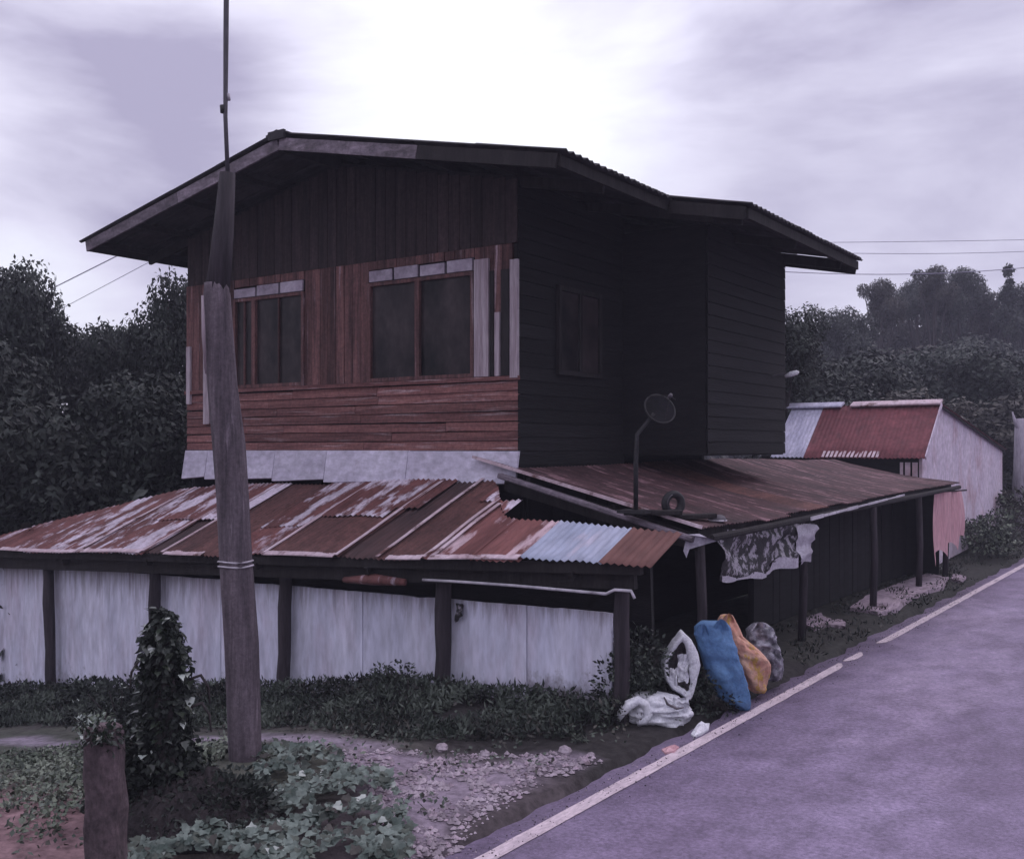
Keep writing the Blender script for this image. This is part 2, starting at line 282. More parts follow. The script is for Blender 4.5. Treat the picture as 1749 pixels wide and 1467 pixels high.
# ------------------------------------------------------------------ ground and road
def axis(lo, hi, f0, f1, st, grow):
    a = [f0]
    while a[-1] < f1: a.append(a[-1] + st)
    s = st; x = a[-1]
    while x < hi: s *= grow; x = min(hi, x + s); a.append(x)
    s = st; x = f0; pre = []
    while x > lo: s *= grow; x = max(lo, x - s); pre.append(x)
    return pre[::-1] + a
us = axis(-150, 150, -17, -3.4, 0.11, 1.16); vs_ = axis(-60, 170, 3, 12, 0.11, 1.13)
def segd(p, a, b2):
    d = b2 - a; t = max(0, min(1, (p - a).dot(d) / d.length_squared)); return (p - (a + d * t)).length
def g2(x, y, z=0.0): q = on_z(x, y, z); return Vector((q.x, q.y))
def ground_hit(x, y):
    z = 0.0
    for _ in range(12):
        q = on_z(x, y, z); z = gz(q.x, q.y)
    return Vector((q.x, q.y, z))
pa, pb, pc = [ground_hit(*p).to_2d() for p in ((-60, 1268), (240, 1264), (640, 1276))]
grav = [ground_hit(*p).to_2d() for p in ((600, 1285), (760, 1290), (1010, 1296), (900, 1340), (800, 1400), (740, 1480), (690, 1480), (660, 1370))]
def inpoly(p, poly):
    c = False; j = len(poly) - 1
    for i in range(len(poly)):
        a, b2 = poly[i], poly[j]
        if (a.y > p.y) != (b2.y > p.y) and p.x < (b2.x - a.x) * (p.y - a.y) / (b2.y - a.y) + a.x: c = not c
        j = i
    return c
def polyd(p, poly): return min(segd(p, poly[i], poly[i-1]) for i in range(len(poly)))
def zone(u, v):
    p = Vector((u, v)); c = Vector((0.075, 0.062, 0.066))
    nn = noise.fractal(Vector((u * 1.3, v * 1.3, 3)), 0.8, 2, 5)
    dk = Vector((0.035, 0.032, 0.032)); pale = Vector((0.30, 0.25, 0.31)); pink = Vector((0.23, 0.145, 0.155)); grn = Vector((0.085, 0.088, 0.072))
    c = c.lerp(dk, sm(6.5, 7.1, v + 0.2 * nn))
    if v > 3 and v < 8 and u < -3:
        left = sm(-4.9, -5.7, u + 0.2 * nn) * sm(7.0, 6.2, v + 0.3 * nn)
        c = c.lerp(grn, left)
        lp = sm(4.9, 4.2, v + 0.25 * nn) * sm(-5.2, -5.7, u + 0.2 * nn)
        c = c.lerp(pink, lp)
        d = min(segd(p, pa, pb), segd(p, pb, pc))
        c = c.lerp(pale, sm(0.22, 0.03, d + 0.12 * nn) * 0.9)
        s = polyd(p, grav); s = s if inpoly(p, grav) else -s
        c = c.lerp(Vector((0.25, 0.205, 0.255)), sm(-0.12, 0.15, s + 0.22 * nn))
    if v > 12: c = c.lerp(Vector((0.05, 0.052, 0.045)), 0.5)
    return c
mb = MB(); nu, nv = len(us), len(vs_)
for v in vs_:
    for u in us:
        z = gz(u, v)
        if -4.05 < u < 3.6: z -= 0.12
        mb.v.append((u, v, z))
mb.f = [(j*nu+i, j*nu+i+1, (j+1)*nu+i+1, (j+1)*nu+i) for j in range(nv-1) for i in range(nu-1)]
go = mb.build('ground', gm, smooth=True); tag(go, kind='structure')
ca = go.data.color_attributes.new('zone', 'FLOAT_COLOR', 'POINT')
buf = []
for (u, v, z) in mb.v: c = zone(u, v); buf += [c.x, c.y, c.z, 1]
ca.data.foreach_set('color', buf)
UE = -3.82
mb = MB()
edge = lambda v: UE - 0.22 + 0.10 * noise.noise(Vector((v * 1.3, 0, 0))) + 0.07 * noise.noise(Vector((v * 4, 1, 0)))
vv = [-60 + i * 2 for i in range(31)] + [2 + i * 0.12 for i in range(1, 200)] + [26 + i * 2 for i in range(1, 60)]
for v in vv:
    e0 = edge(v)
    mb.v += [(e0, v, -0.16 + gz(e0, v)*0), (e0 + 0.05, v, 0.0), (-3.0, v, 0.01), (-0.5, v, 0.05), (3.2, v, 0.0), (3.3, v, -0.16)]
mb.f = [(j*6+i, j*6+i+1, (j+1)*6+i+1, (j+1)*6+i) for j in range(len(vv)-1) for i in range(5)]
far_lift = lambda v: gz(-3.0, v) if v > 30 else 0
mb.v = [(a, b2, c + max(0, gz(0, b2))) for a, b2, c in mb.v]
ro = mb.build('road', M['road'], smooth=True); tag(ro, kind='structure')
def line_run(v0, v1, w=0.115):
    q = MB(); k = max(2, int((v1 - v0) / 0.15))
    for i in range(k + 1):
        v = v0 + (v1 - v0) * i / k; a = 0.012 * noise.noise(Vector((v * 7, 5, 0))); b2 = 0.012 * noise.noise(Vector((v * 7, 9, 0)))
        taper = min(1, min(i, k - i) / 2 + 0.35); zz = 0.0075 + max(0, gz(0, v))
        q.v += [(UE + a, v, zz), (UE + w * taper + b2, v, zz)]
    q.f = [(2*i, 2*i+1, 2*i+3, 2*i+2) for i in range(k)]
    return q
q = MB()
vb = on_z(1500, 1103).y; va = on_z(1480, 1113).y
for seg in ((-20, va - 0.9), (va - 0.75, va - 0.1), (vb + 0.15, 60)):
    k = line_run(*seg); q.add(k.v, k.f)
lo = q.build('road_edge_line', M['line']); tag(lo, kind='structure')

# ------------------------------------------------------------------ the wooden house
VW, VG = 10.13, 9.1           # front wall plane, gable overhang plane
UL, UR, UM = -12.91, -6.91, -9.83
URJ = -5.65                   # projecting rear room
FZ = 2.47                     # upper floor level
RIDGE, SL = 6.39, 0.207
def rz(u): return RIDGE - SL * abs(u - UM)
house = thing('wooden_house', 'two-storey dark wooden house with low gable roof and rusty tin lean-tos beside the road', 'house', (UM, VW, 0))
OFF = Vector((-UM, -VW, 0))
def hb(mb, name, m, parent=None, smooth=False):
    mb.v = [(a - UM, b - VW, c) for a, b, c in mb.v]
    return mb.build(name, m, parent or house, smooth)
def wx(x): return on_v(x, 700, VW).x
def wz(x, y): return on_v(x, y, VW).z
# front wall: dark backing shell, boards as pieces
mb = MB(); mb.box((UL + 0.06, VW + 0.03, FZ - 0.3), (UR - 0.06, VW + 0.08, 4.9)); 
mb.add([(UL + 0.06, VW + 0.03, 4.9), (UR - 0.06, VW + 0.03, 4.9), (UR - 0.06, VW + 0.03, rz(UR) - 0.12), (UM, VW + 0.03, RIDGE - 0.12), (UL + 0.06, VW + 0.03, rz(UL) - 0.12)], [(0, 1, 2, 3, 4)])
front = hb(mb, 'front_wall', M['dark_wood'])
zs = wz(633, 653)               # sill height
z0 = FZ; nrow = 7; hrow = (zs - 0.06 - z0) / nrow
for k in range(nrow):
    cuts = [UL, UL + 1.5 + R.uniform(-.5, 1.2), UR - 1.9 + R.uniform(-.8, .9), UR]
    for a, b2 in zip(cuts, cuts[1:]):
        mb = MB(); tl = R.uniform(-.006, .006)
        zl = z0 + k * hrow; zh = zl + hrow - 0.004 + R.uniform(-.012, 0.004)
        mb.add([(a + .004, VW - 0.018, zl + tl), (b2 - .004, VW - 0.018, zl - tl), (b2 - .004, VW - 0.004, zh - tl), (a + .004, VW - 0.004, zh + tl),
                (a + .004, VW + 0.028, zl + tl), (b2 - .004, VW + 0.028, zl - tl), (b2 - .004, VW + 0.028, zh - tl), (a + .004, VW + 0.028, zh + tl)],
               [(0,1,2,3),(7,6,5,4),(0,4,5,1),(3,2,6,7),(0,3,7,4),(1,5,6,2)])
        hb(mb, 'plank', M['siding'], front)
mb = MB(); mb.box((UL - .01, VW - 0.05, zs - 0.055), (UR + .01, VW - 0.0, zs - 0.005)); hb(mb, 'sill_rail', M['siding'], front)
# windows: left one and the wide pair
win = [(wx(402), wx(522), wz(410, 509), None), (wx(632), wx(812), wz(720, 475), (wx(716),))]
ZT = wz(633, 485)
for a, b2, zt, mull in win:
    w = MB(); f = 0.045; v0, v1 = VW - 0.045, VW + 0.02
    w.box((a, v0, zs), (a + f, v1, ZT)); w.box((b2 - f, v0, zs), (b2, v1, ZT)); w.box((a + f, v0, zs), (b2 - f, v1, zs + f)); w.box((a + f, v0, ZT - f), (b2 - f, v1, ZT))
    mids = list(mull) if mull else [a + (b2 - a) * 0.3]
    for m_ in mids: w.box((m_ - 0.035, v0 - 0.004, zs + f), (m_ + 0.035, v1, ZT - f))
    wo = hb(w, 'window', M['board'], house)
    xs = [a + f] + [x for m_ in mids for x in (m_ - 0.035, m_ + 0.035)] + [b2 - f]
    for i in range(0, len(xs), 2):
        p = MB(); p.box((xs[i], VW + 0.0, zs + f), (xs[i+1], VW + 0.008, ZT - f)); hb(p, 'pane', M['glass'], wo)
        if mull: continue
        p = MB(); xm = xs[i] + (xs[i+1] - xs[i]) * 0.5; zm = zs + (ZT - zs) * 0.5
        p.box((xm - .012, VW - 0.03, zs + f), (xm + .012, VW - 0.002, ZT - f)); hb(p, 'glazing_bar', M['board'], wo)
    # pale transom lights above
    k = 3 if mull is None else 4; zt2 = ZT + 0.15
    for i in range(k):
        a1 = a + (b2 - a) * i / k; b1 = a + (b2 - a) * (i + 1) / k
        p = MB(); p.box((a1 + 0.02, VW - 0.04, ZT + 0.012), (b1 - 0.02, VW - 0.012, zt2 + R.uniform(-.015, .015))); hb(p, 'transom_pane', M['transom'], wo)
# vertical boards between and above
def vboards(a, b2, zl, zh, wd, m, out=0.0, name='plank', m_alt=None):
    k = max(1, round((b2 - a) / wd)); s = (b2 - a) / k
    zh0 = zh
    for i in range(k):
        if zh0 == 4.9: zh = 4.9
        p = MB(); o_ = R.uniform(0, .012) + out
        p.box((a + i*s + 0.004, VW - 0.012 - o_, zl), (a + (i+1)*s - 0.004, VW + 0.028, (zh(a + (i+.5)*s) if callable(zh) else zh))); hb(p, name, m, front)
vboards(UL, win[0][0], zs, 4.9, 0.15, M['board']); vboards(win[0][1], win[1][0], zs, 4.9, 0.14, M['board'])
vboards(win[1][1], UR - 0.09, zs, 4.9, 0.13, M['board'])
for a, b2, zt, mull in win: vboards(a, b2, ZT + 0.17, 4.9, 0.15, M['board'])
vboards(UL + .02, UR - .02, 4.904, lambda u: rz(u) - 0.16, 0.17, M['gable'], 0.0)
# wider pale boards and cover strips
for x0, x1, zl, zh in ((814, 838, zs, 4.75), (849, 857, zs, 4.1), (875, 888, zs - 0.03, 4.7), (352, 362, zs - .5, 4.2), (383, 395, zs, 4.2), (323, 329, zs - .2, 4.0)):
    p = MB(); p.box((wx(x0), VW - 0.055, zl), (wx(x1), VW - 0.014, zh)); hb(p, 'cover_strip', M['board_pale'], front)
for x0, x1 in ((839, 848), (858, 874)):
    p = MB(); p.box((wx(x0), VW - 0.035, zs), (wx(x1) - .02, VW - 0.013, 4.6)); hb(p, 'cover_strip', M['dark_wood'], front)
# pale apron under the siding
xs = [319, 358, 473, 561, 700, 888]
for i in range(5):
    a, b2 = on_v(xs[i], 780, 10.05).x, on_v(xs[i+1], 780, 10.05).x
    p = MB(); j = R.uniform(-.01, .01)
    p.add([(a + .003, 10.02, 2.47 + j), (b2 - .003, 10.02, 2.47 + j), (b2 - .003, 9.95, 2.09), (a + .003, 9.95, 2.05), (a + .003, 10.06, 2.47 + j), (b2 - .003, 10.06, 2.47 + j), (b2 - .003, 9.98, 2.08), (a + .003, 9.98, 2.04)],
          [(0,3,2,1),(4,5,6,7),(0,1,5,4),(1,2,6,5),(2,3,7,6),(3,0,4,7)])
    hb(p, 'apron_board', M['pale_board'])
# side wall towards the road (upper) and the projecting rear room
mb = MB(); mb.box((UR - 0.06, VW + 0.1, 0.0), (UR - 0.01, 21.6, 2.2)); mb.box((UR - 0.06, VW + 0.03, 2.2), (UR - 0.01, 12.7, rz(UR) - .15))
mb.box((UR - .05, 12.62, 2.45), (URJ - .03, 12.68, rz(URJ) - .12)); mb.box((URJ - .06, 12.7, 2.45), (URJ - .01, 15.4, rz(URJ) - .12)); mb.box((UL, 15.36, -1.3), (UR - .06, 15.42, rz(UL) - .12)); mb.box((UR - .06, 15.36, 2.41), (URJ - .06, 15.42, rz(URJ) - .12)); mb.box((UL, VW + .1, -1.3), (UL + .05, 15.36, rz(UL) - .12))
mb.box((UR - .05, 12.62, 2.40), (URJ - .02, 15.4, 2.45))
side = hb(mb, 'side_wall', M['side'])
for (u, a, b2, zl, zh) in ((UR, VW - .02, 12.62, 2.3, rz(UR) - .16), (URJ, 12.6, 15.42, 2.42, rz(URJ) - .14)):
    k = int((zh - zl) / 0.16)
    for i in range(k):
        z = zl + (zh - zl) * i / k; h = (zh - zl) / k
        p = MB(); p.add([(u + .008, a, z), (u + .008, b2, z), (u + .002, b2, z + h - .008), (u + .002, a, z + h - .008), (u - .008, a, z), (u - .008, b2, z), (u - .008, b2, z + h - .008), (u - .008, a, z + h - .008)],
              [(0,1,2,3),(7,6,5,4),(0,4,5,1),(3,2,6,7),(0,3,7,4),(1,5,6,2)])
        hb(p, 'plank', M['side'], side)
# side window, dark, with a rail
w = MB(); u0 = UR + .02
w.box((u0, 10.9, 3.4), (u0 + .05, 10.96, 4.5)); w.box((u0, 11.9, 3.4), (u0 + .05, 11.96, 4.5)); w.box((u0, 10.96, 3.4), (u0 + .05, 11.9, 3.46)); w.box((u0, 10.96, 4.44), (u0 + .05, 11.9, 4.5)); w.box((u0, 11.4, 3.46), (u0 + .045, 11.46, 4.44))
wo = hb(w, 'window', M['dark_wood']); p = MB(); p.box((u0, 10.96, 3.46), (u0 + .012, 11.4, 4.44)); hb(p, 'pane', M['glass'], wo); p = MB(); p.box((u0, 11.46, 3.46), (u0 + .012, 11.9, 4.44)); hb(p, 'pane', M['glass'], wo)
# main roof: frame first
mb = MB()
mb.beam((UM, VG + .03, RIDGE - .13), (UM, 15.85, RIDGE - .13), .08, .14)
roof = hb(mb, 'roof', M['dark_wood'])
def purlin(u, v0, v1, dz=0.085): p = MB(); p.beam((u, v0, rz(u) - dz), (u, v1, rz(u) - dz), .05, .07); hb(p, 'purlin', M['dark_wood'], roof)
for u in (-13.75, -12.9, -11.9, -10.9): purlin(u, VG + .02, 15.85)
for u in (-8.9, -7.9, -6.9, -5.85): purlin(u, VG + .02, 15.85)
purlin(-4.85, 11.65, 15.85)
for v in (10.16, 11.7, 13.5, 15.4):
    for s_ in (-1, 1):
        u1 = -13.85 if s_ < 0 else (-5.8 if v < 11.6 else -4.8)
        p = MB(); p.beam((UM + s_ * .05, v, RIDGE - .19), (u1, v, rz(u1) - .17), .05, .12); hb(p, 'rafter', M['dark_wood'], roof)
# soffit lining between the purlins (weathered sheet underside)
# rakes and eaves
def rake(v, ua, ub, th=.03, dep=.15, m='fascia', name='bargeboard'):
    p = MB(); p.beam((ua, v, rz(ua) - dep * .5 - .03), (ub, v, rz(ub) - dep * .5 - .03), th, dep); hb(p, name, M[m], roof)
rake(VG, -13.88, -11.8); rake(VG, -11.79, UM - .01); rake(VG, UM + .01, -7.6); rake(VG, -7.59, -5.74, m='dark_wood')
rake(11.58, -5.70, -4.72, m='dark_wood'); rake(15.9, -13.88, UM - .01, m='dark_wood'); rake(15.9, UM + .01, -4.72, m='dark_wood', dep=.2)
for u, a, b2 in ((-13.9, VG + .02, 15.88), (-5.72, VG + .02, 11.56), (-4.70, 11.6, 15.88)):
    p = MB(); p.beam((u, a, rz(u) - .10), (u, b2, rz(u) - .10), .03, .12); hb(p, 'eave_board', M['dark_wood'], roof)
# corrugated fibre-cement sheets, lapped
def sheet_mesh(width, length, waves, amp, th, m, rows=1, axis='u', name='roof_sheet'):
    """sheet running down +x (length) and spanning y (width); local origin at top corner"""
    q = MB(); nx = waves * 4
    prof = [(width * i / nx, amp * math.sin(2 * math.pi * waves * i / nx)) for i in range(nx + 1)]
    for layer in (0, 1):
        for j in range(rows + 1):
            for y, z in prof: q.v.append((length * j / rows, y, z - layer * th))
    w_ = nx + 1; off = w_ * (rows + 1)
    for j in range(rows):
        for i in range(nx):
            q.f.append((j*w_+i, (j+1)*w_+i, (j+1)*w_+i+1, j*w_+i+1)); q.f.append((off+j*w_+i, off+j*w_+i+1, off+(j+1)*w_+i+1, off+(j+1)*w_+i))
    for i in range(nx):
        q.f.append((i, i+1, off+i+1, off+i)); k = rows * w_; q.f.append((k+i, off+k+i, off+k+i+1, k+i+1))
    for j in range(rows): q.f.append((j*w_, off+j*w_, off+(j+1)*w_, (j+1)*w_)); q.f.append((j*w_+nx, (j+1)*w_+nx, off+(j+1)*w_+nx, off+j*w_+nx))
    return q.mesh(name, m, True)
ang = math.atan(SL)
RW, RLn = 0.54, 1.14
sm_ = sheet_mesh(RW + .03, RLn, 4, 0.018, .008, M['fibre_cement'])
def roof_side(s_, total, v0, v1, ustart):
    nr = math.ceil(total / 1.03); k = round((v1 - v0) / RW)
    for r_ in range(nr):
        for i in range(k):
            o = link(sm_, 'roof_sheet', roof)
            u = ustart + s_ * min(r_ * 1.03, total - 1.1) * math.cos(ang)
            v = v0 + (v1 - v0) * i / k
            o.location = (u - UM, v - VW + (0 if s_ > 0 else RW), rz(u) - 0.0 - 0.014 * r_ % 1 * 0 + 0.01 - 0.0 + (nr - r_) * 0.004 + R.uniform(-.004, .004))
            o.rotation_euler = (0, ang, 0) if s_ > 0 else (0, ang, math.pi)
            if s_ > 0 : o.rotation_euler.y += R.uniform(-.004, .004)
            o.rotation_euler.y += 0.006
roof_side(-1, 4.2, VG - .02, 15.92, UM - .02)
roof_side(1, 4.22, VG - .02, 15.92, UM + .02)
roof_side(1, 1.12, 11.55, 15.92, -5.77)
for i in range(7):
    a = VG - .05 + i * 1.0; p = MB()
    for s_ in (-1, 1): p.beam((UM + s_ * .09, a, RIDGE + .028 + .004 * (i % 2)), (UM + s_ * .09, a + 0.99, RIDGE + .028 + .004 * (i % 2)), .2, .02, up=Vector((s_ * .25, 0, 1)))
    hb(p, 'ridge_cap', M['fibre_cement'], roof)
p = MB(); p.box((UM - .14, VG - .06, RIDGE - .06), (UM + .14, VG - .02, RIDGE + .045)); hb(p, 'ridge_cap', M['fibre_cement'], roof)

# ------------------------------------------------------------------ front lean-to roof (rusty tin sheets)
def zeave(u): return 1.50 - 0.045 * (-4.35 - u)
def vtop(u):
    if u < UL: return 10.02 + (u - UL) * (10.02 - 8.1) / 3.0
    if u < -7.35: return 10.02
    if u < -6.1: return 10.02 - 1.1 * sm(-7.35, -6.1, u)
    return 8.92 - .12 * (u + 6.1)
def lz(u, v): return zeave(u) + 0.41 * (v - 8.1) + 0.012 * math.sin(u * 2.1 + 1)
mb = MB()
for v, ue_ in ((8.2, -4.3), (9.2, -6.7)): mb.beam((-15.0 if v > 9 else -15.6, v, lz(-15.6, v) - .09), (ue_, v, lz(ue_, v) - .09), .07, .1)
for u in (-15.0, -13, -11.2, -9.2, -7.5, -5.0): mb.beam((u, 8.15, lz(u, 8.15) - .16), (u, max(vtop(u) - .1, 8.7), lz(u, max(vtop(u) - .1, 8.7)) - .16), .05, .08)
lean = hb(mb, 'lean_to_roof', M['dark_wood'])
def tin(u0, u1, m, vb=8.1, vt=None, lift=0.0, tw=0.0, edge=True, wl=0.076):
    k = max(3, round((u1 - u0) / wl)); nx = k * 4; rows = 6; q = MB()
    ph = R.uniform(0, 6)
    for layer in (0, 1):
        for j in range(rows + 1):
            for i in range(nx + 1):
                u = u0 + (u1 - u0) * i / nx; top = vtop(u) if vt is None else min(vt, vtop(u)); v = vb + (top - vb) * j / rows
                if j == 0: v += 0.012 * math.sin(u * 9 + ph) + .01 * noise.noise(Vector((u * 5, 0, 0)))
                zz = lz(u, v) + 0.011 * math.sin(2 * math.pi * k * i / nx) + lift + tw * (i / nx - .5) + 0.012 * noise.noise(Vector((u * 1.5, v * 1.5, ph)))
                q.v.append((u, v, zz - layer * .003))
    w_ = nx + 1; off = w_ * (rows + 1)
    for j in range(rows):
        for i in range(nx):
            q.f.append((j*w_+i, j*w_+i+1, (j+1)*w_+i+1, (j+1)*w_+i)); q.f.append((off+j*w_+i, off+(j+1)*w_+i, off+(j+1)*w_+i+1, off+j*w_+i+1))
    for i in range(nx): q.f.append((i, off+i, off+i+1, i+1))
    return hb(q, 'roof_sheet', m, lean, True)
def ue(x, y=952): return on_v(x, y, 8.1).x
cols = [(-110, 40, 'rust_mid'), (40, 132, 'rust_light'), (132, 242, 'rust_light'), (242, 278, 'rust_dark'), (278, 372, 'rust_heavy'), (372, 452, 'rust_mid'), (452, 575, 'rust_heavy'), (575, 642, 'rust_dark'),
        (642, 724, 'rust_heavy'), (724, 800, 'rust_mid'), (800, 886, 'rust_mid'), (886, 1024, 'zinc_blue'), (1024, 1112, 'rust_orange')]
M['rust_mid2'] = rust('rust_mid2', 0.5, zinc=(0.44, 0.32, 0.35))
for i, (a, b2, m) in enumerate(cols):
    if a in (724, 800): m = 'rust_mid2'
    dark = m == 'rust_dark'
    tin(ue(a) - .02, ue(b2) + .02, M[m], lift=(-.02 if dark else 0.004 * (i % 2)), tw=R.uniform(-.015, .015), vb=8.1 + (.05 if dark else R.uniform(-.02, .03)))
# second lapped course of paler sheets near the wall
for a, b2, m, vt_ in ((160, 300, 'rust_light', 8.95), (372, 448, 'rust_light', 8.75), (448, 560, 'rust_light', 9.0), (690, 770, 'rust_light', 9.35), (560, 600, 'rust_mid', 9.2)):
    u0, u1 = ue(a), ue(b2); tin(u0, u1, M[m], vb=vt_, lift=.022)
# raised worn edges of the sheets
for x in (132, 242, 275, 449, 572, 642, 722, 735):
    u = ue(x); q = MB(); pts = []; vt_ = vtop(u) - .02; kk = 8
    for i in range(kk + 1): v = 8.11 + (vt_ - 8.11) * i / kk; pts.append((u + .006 * math.sin(i), v, lz(u, v) + .024))
    for a, b2 in zip(pts, pts[1:]): q.beam(a, b2, .045, .008)
    hb(q, 'sheet_edge', M['worn_edge'], lean)
for x0, x1 in ((0, 130), (132, 240), (280, 345), (452, 570), (660, 720), (732, 886)):
    u0, u1 = ue(x0), ue(x1); q = MB(); k = int((u1 - u0) / .05)
    for i in range(k): 
        a = u0 + (u1-u0)*i/k; b2 = u0 + (u1-u0)*(i+1)/k
        wd = .05 + .045 * (noise.noise(Vector((a * 6, 3, 0))) + .3)
        q.add([(a, 8.08, lz(a, 8.08) + .02), (b2, 8.08, lz(b2, 8.08) + .02), (b2, 8.08 + wd, lz(b2, 8.08 + wd) + .024), (a, 8.08 + wd, lz(a, 8.08 + wd) + .024), (a, 8.08, lz(a, 8.08) + .008), (b2, 8.08, lz(b2, 8.08) + .008)], [(0,1,2,3),(0,4,5,1)])
    hb(q, 'sheet_edge', M['worn_edge'], lean)
# dark eave beam, posts, pale wall panels
q = MB(); q.beam((-16, 8.28, zeave(-16) - .17), (-4.4, 8.28, zeave(-4.4) - .15), .06, .2); hb(q, 'eave_beam', M['dark_wood'])
q = MB(); q.beam((-16, 8.9, .62), (-4.55, 8.9, 1.02), .05, .75); hb(q, 'shade_backing', M['side'])  # dark strip added behind the panels so the open space looks shaded
def up_(x, V=8.38): return on_v(x, 1100, V).x
for x, wd, tl in ((86, 0.13, -.10), (264, .13, 0), (485, .135, .05), (757, .15, 0), (1062, .13, 0), (-70, .13, 0)):
    u = up_(x); q = MB(); g = gz(u, 8.38) - .3; k = 7; pts = [(u + tl * (i / k - .4) + .008 * math.sin(i * 2.3), 8.38, g + (zeave(u) - .08 - g) * i / k) for i in range(k + 1)]
    q.tube(pts, [wd * .56 * (1 + .06 * math.sin(i * 1.7)) for i in range(k + 1)], 9, jit=.15); hb(q, 'post', M['post_wood'], None, True)
pt = lambda x: on_v(x, 958 + (1046 - 958) * x / 1040, 8.5).z
edges = [-200, -60, 88, 264, 375, 485, 620, 757, 900, 1046]
for a, b2 in zip(edges, edges[1:]):
    u0, u1 = on_v(a, 1100, 8.5).x, on_v(b2, 1100, 8.5).x; q = MB(); k = 10
    top0, top1 = pt(a), pt(b2)
    for i in range(k + 1):
        t_ = i / k; u = u0 + (u1 - u0) * t_ + (.006 if i == 0 else -.006 if i == k else 0); zt = top0 + (top1 - top0) * t_ - .02 * abs(noise.noise(Vector((u * 6, 0, 1)))); bt = gz(u, 8.5) + (-.1 if b2 < 1040 else .12 + .01*math.sin(i*3)); vv_ = 8.5 + .03 * noise.noise(Vector((u * 2, 2, 2)))
        q.v += [(u, vv_, bt), (u, vv_, zt), (u, vv_ + .03, bt), (u, vv_ + .03, zt)]
    for i in range(k): j = 4 * i; q.f += [(j, j+4, j+5, j+1), (j+2, j+3, j+7, j+6), (j+1, j+5, j+7, j+3), (j, j+2, j+6, j+4)]
    q.f += [(0, 1, 3, 2), (4*k, 4*k+2, 4*k+3, 4*k+1)]
    hb(q, 'wall_panel', M['panel'])
# torn scrap at the last panel's end
q = MB(); e0 = on_v(1046, 1050, 8.47); q.grid(lambda s, t_: (e0.x + .0 + .1 * s * (1 - .5 * abs(t_ * 2 - 1)) , 8.47 + .03 * math.sin(s * 5 + t_ * 9), e0.z - .02 - .24 * t_), 5, 7); hb(q, 'torn_flap', M['panel'], None, True)
q = MB(); e0 = on_v(778, 1030, 8.44); q.grid(lambda s, t_: (e0.x + .09 * s, 8.44 + .02 * math.sin(s * 7 + t_ * 6), e0.z + .0 - .2 * t_ * (1 - .4 * s)), 4, 6); hb(q, 'torn_flap', M['tarp'], None, True)
# gutter pipe and the rolled sheet under the eave
q = MB(); pts = [on_v(x, y, 8.16) for x, y in ((722, 990), (780, 993), (880, 1000), (980, 1009), (1035, 1014), (1050, 1007), (1078, 1009), (1084, 1022))]; q.tube(pts, .014, 8); hb(q, 'gutter_pipe', M['pipe'], None, True)
q = MB(); pts = [on_v(x, y, 8.22) for x, y in ((588, 990), (640, 990), (692, 994))]; q.tube(pts, [.03, .06, .035], 10, jit=.2); hb(q, 'rolled_sheet', M['rust_mid'], None, True)

# ------------------------------------------------------------------ carport roof along the road
UC = -4.5
def cz(u, v):
    zw = 2.26 + 0.06 * sm(10, 16, v) - 0.06 * sm(16, 21, v); ze = 1.66 + .16 * (v - 9.95) / 11.75
    s = (u - UR) / (UC - UR); return zw + (ze - zw) * s - 0.05 * math.sin(math.pi * max(0, min(1, s))) * sm(10, 13, v) + .02 * noise.noise(Vector((u, v * .6, 4)))
mb = MB(); 
for u in (-6.7, -5.6, -4.62): mb.beam((u, 10.0, cz(u, 10) - .1), (u, 15.8, cz(u, 15.8) - .1), .06, .1); mb.beam((u, 15.8, cz(u, 15.8) - .1), (u, 21.6, cz(u, 21.6) - .1), .06, .1)
carp = hb(mb, 'carport_roof', M['dark_wood'])
def ctin(v0, v1, m, lift, ua=-6.89, ub=-4.48):
    k = round((v1 - v0) / .08); nx = k * 4; rows = 7; q = MB()
    for layer in (0, 1):
        for j in range(rows + 1):
            for i in range(nx + 1):
                v = v0 + (v1 - v0) * i / nx; u = ua + (ub - ua) * j / rows + (.02 * noise.noise(Vector((v * 4, 0, 0))) if j == rows else 0)
                q.v.append((u, v, cz(u, v) + .01 * math.sin(2 * math.pi * k * i / nx) + lift - layer * .003))
    w_ = nx + 1; off = w_ * (rows + 1)
    for j in range(rows):
        for i in range(nx):
            q.f.append((j*w_+i, (j+1)*w_+i, (j+1)*w_+i+1, j*w_+i+1)); q.f.append((off+j*w_+i, off+j*w_+i+1, off+(j+1)*w_+i+1, off+(j+1)*w_+i))
    k2 = rows * w_
    for i in range(nx): q.f.append((k2+i, off+k2+i, off+k2+i+1, k2+i+1))
    for j in range(rows): q.f.append((j*w_, off+j*w_, off+(j+1)*w_, (j+1)*w_))
    return hb(q, 'roof_sheet', m, carp, True)
vs2 = [9.92 + i * .785 for i in range(16)]
for i, (a, b2) in enumerate(zip(vs2, vs2[1:])):
    ctin(a, b2 + .06, M['carport_rust'] if i not in (4,) else M['rust_heavy'], .006 * (i % 2) + R.uniform(0, .006), ub=-4.48 + R.uniform(-.05, .04))
ctin(9.90, 10.12, M['carport_rust'], .012, ua=-7.42, ub=-6.8)
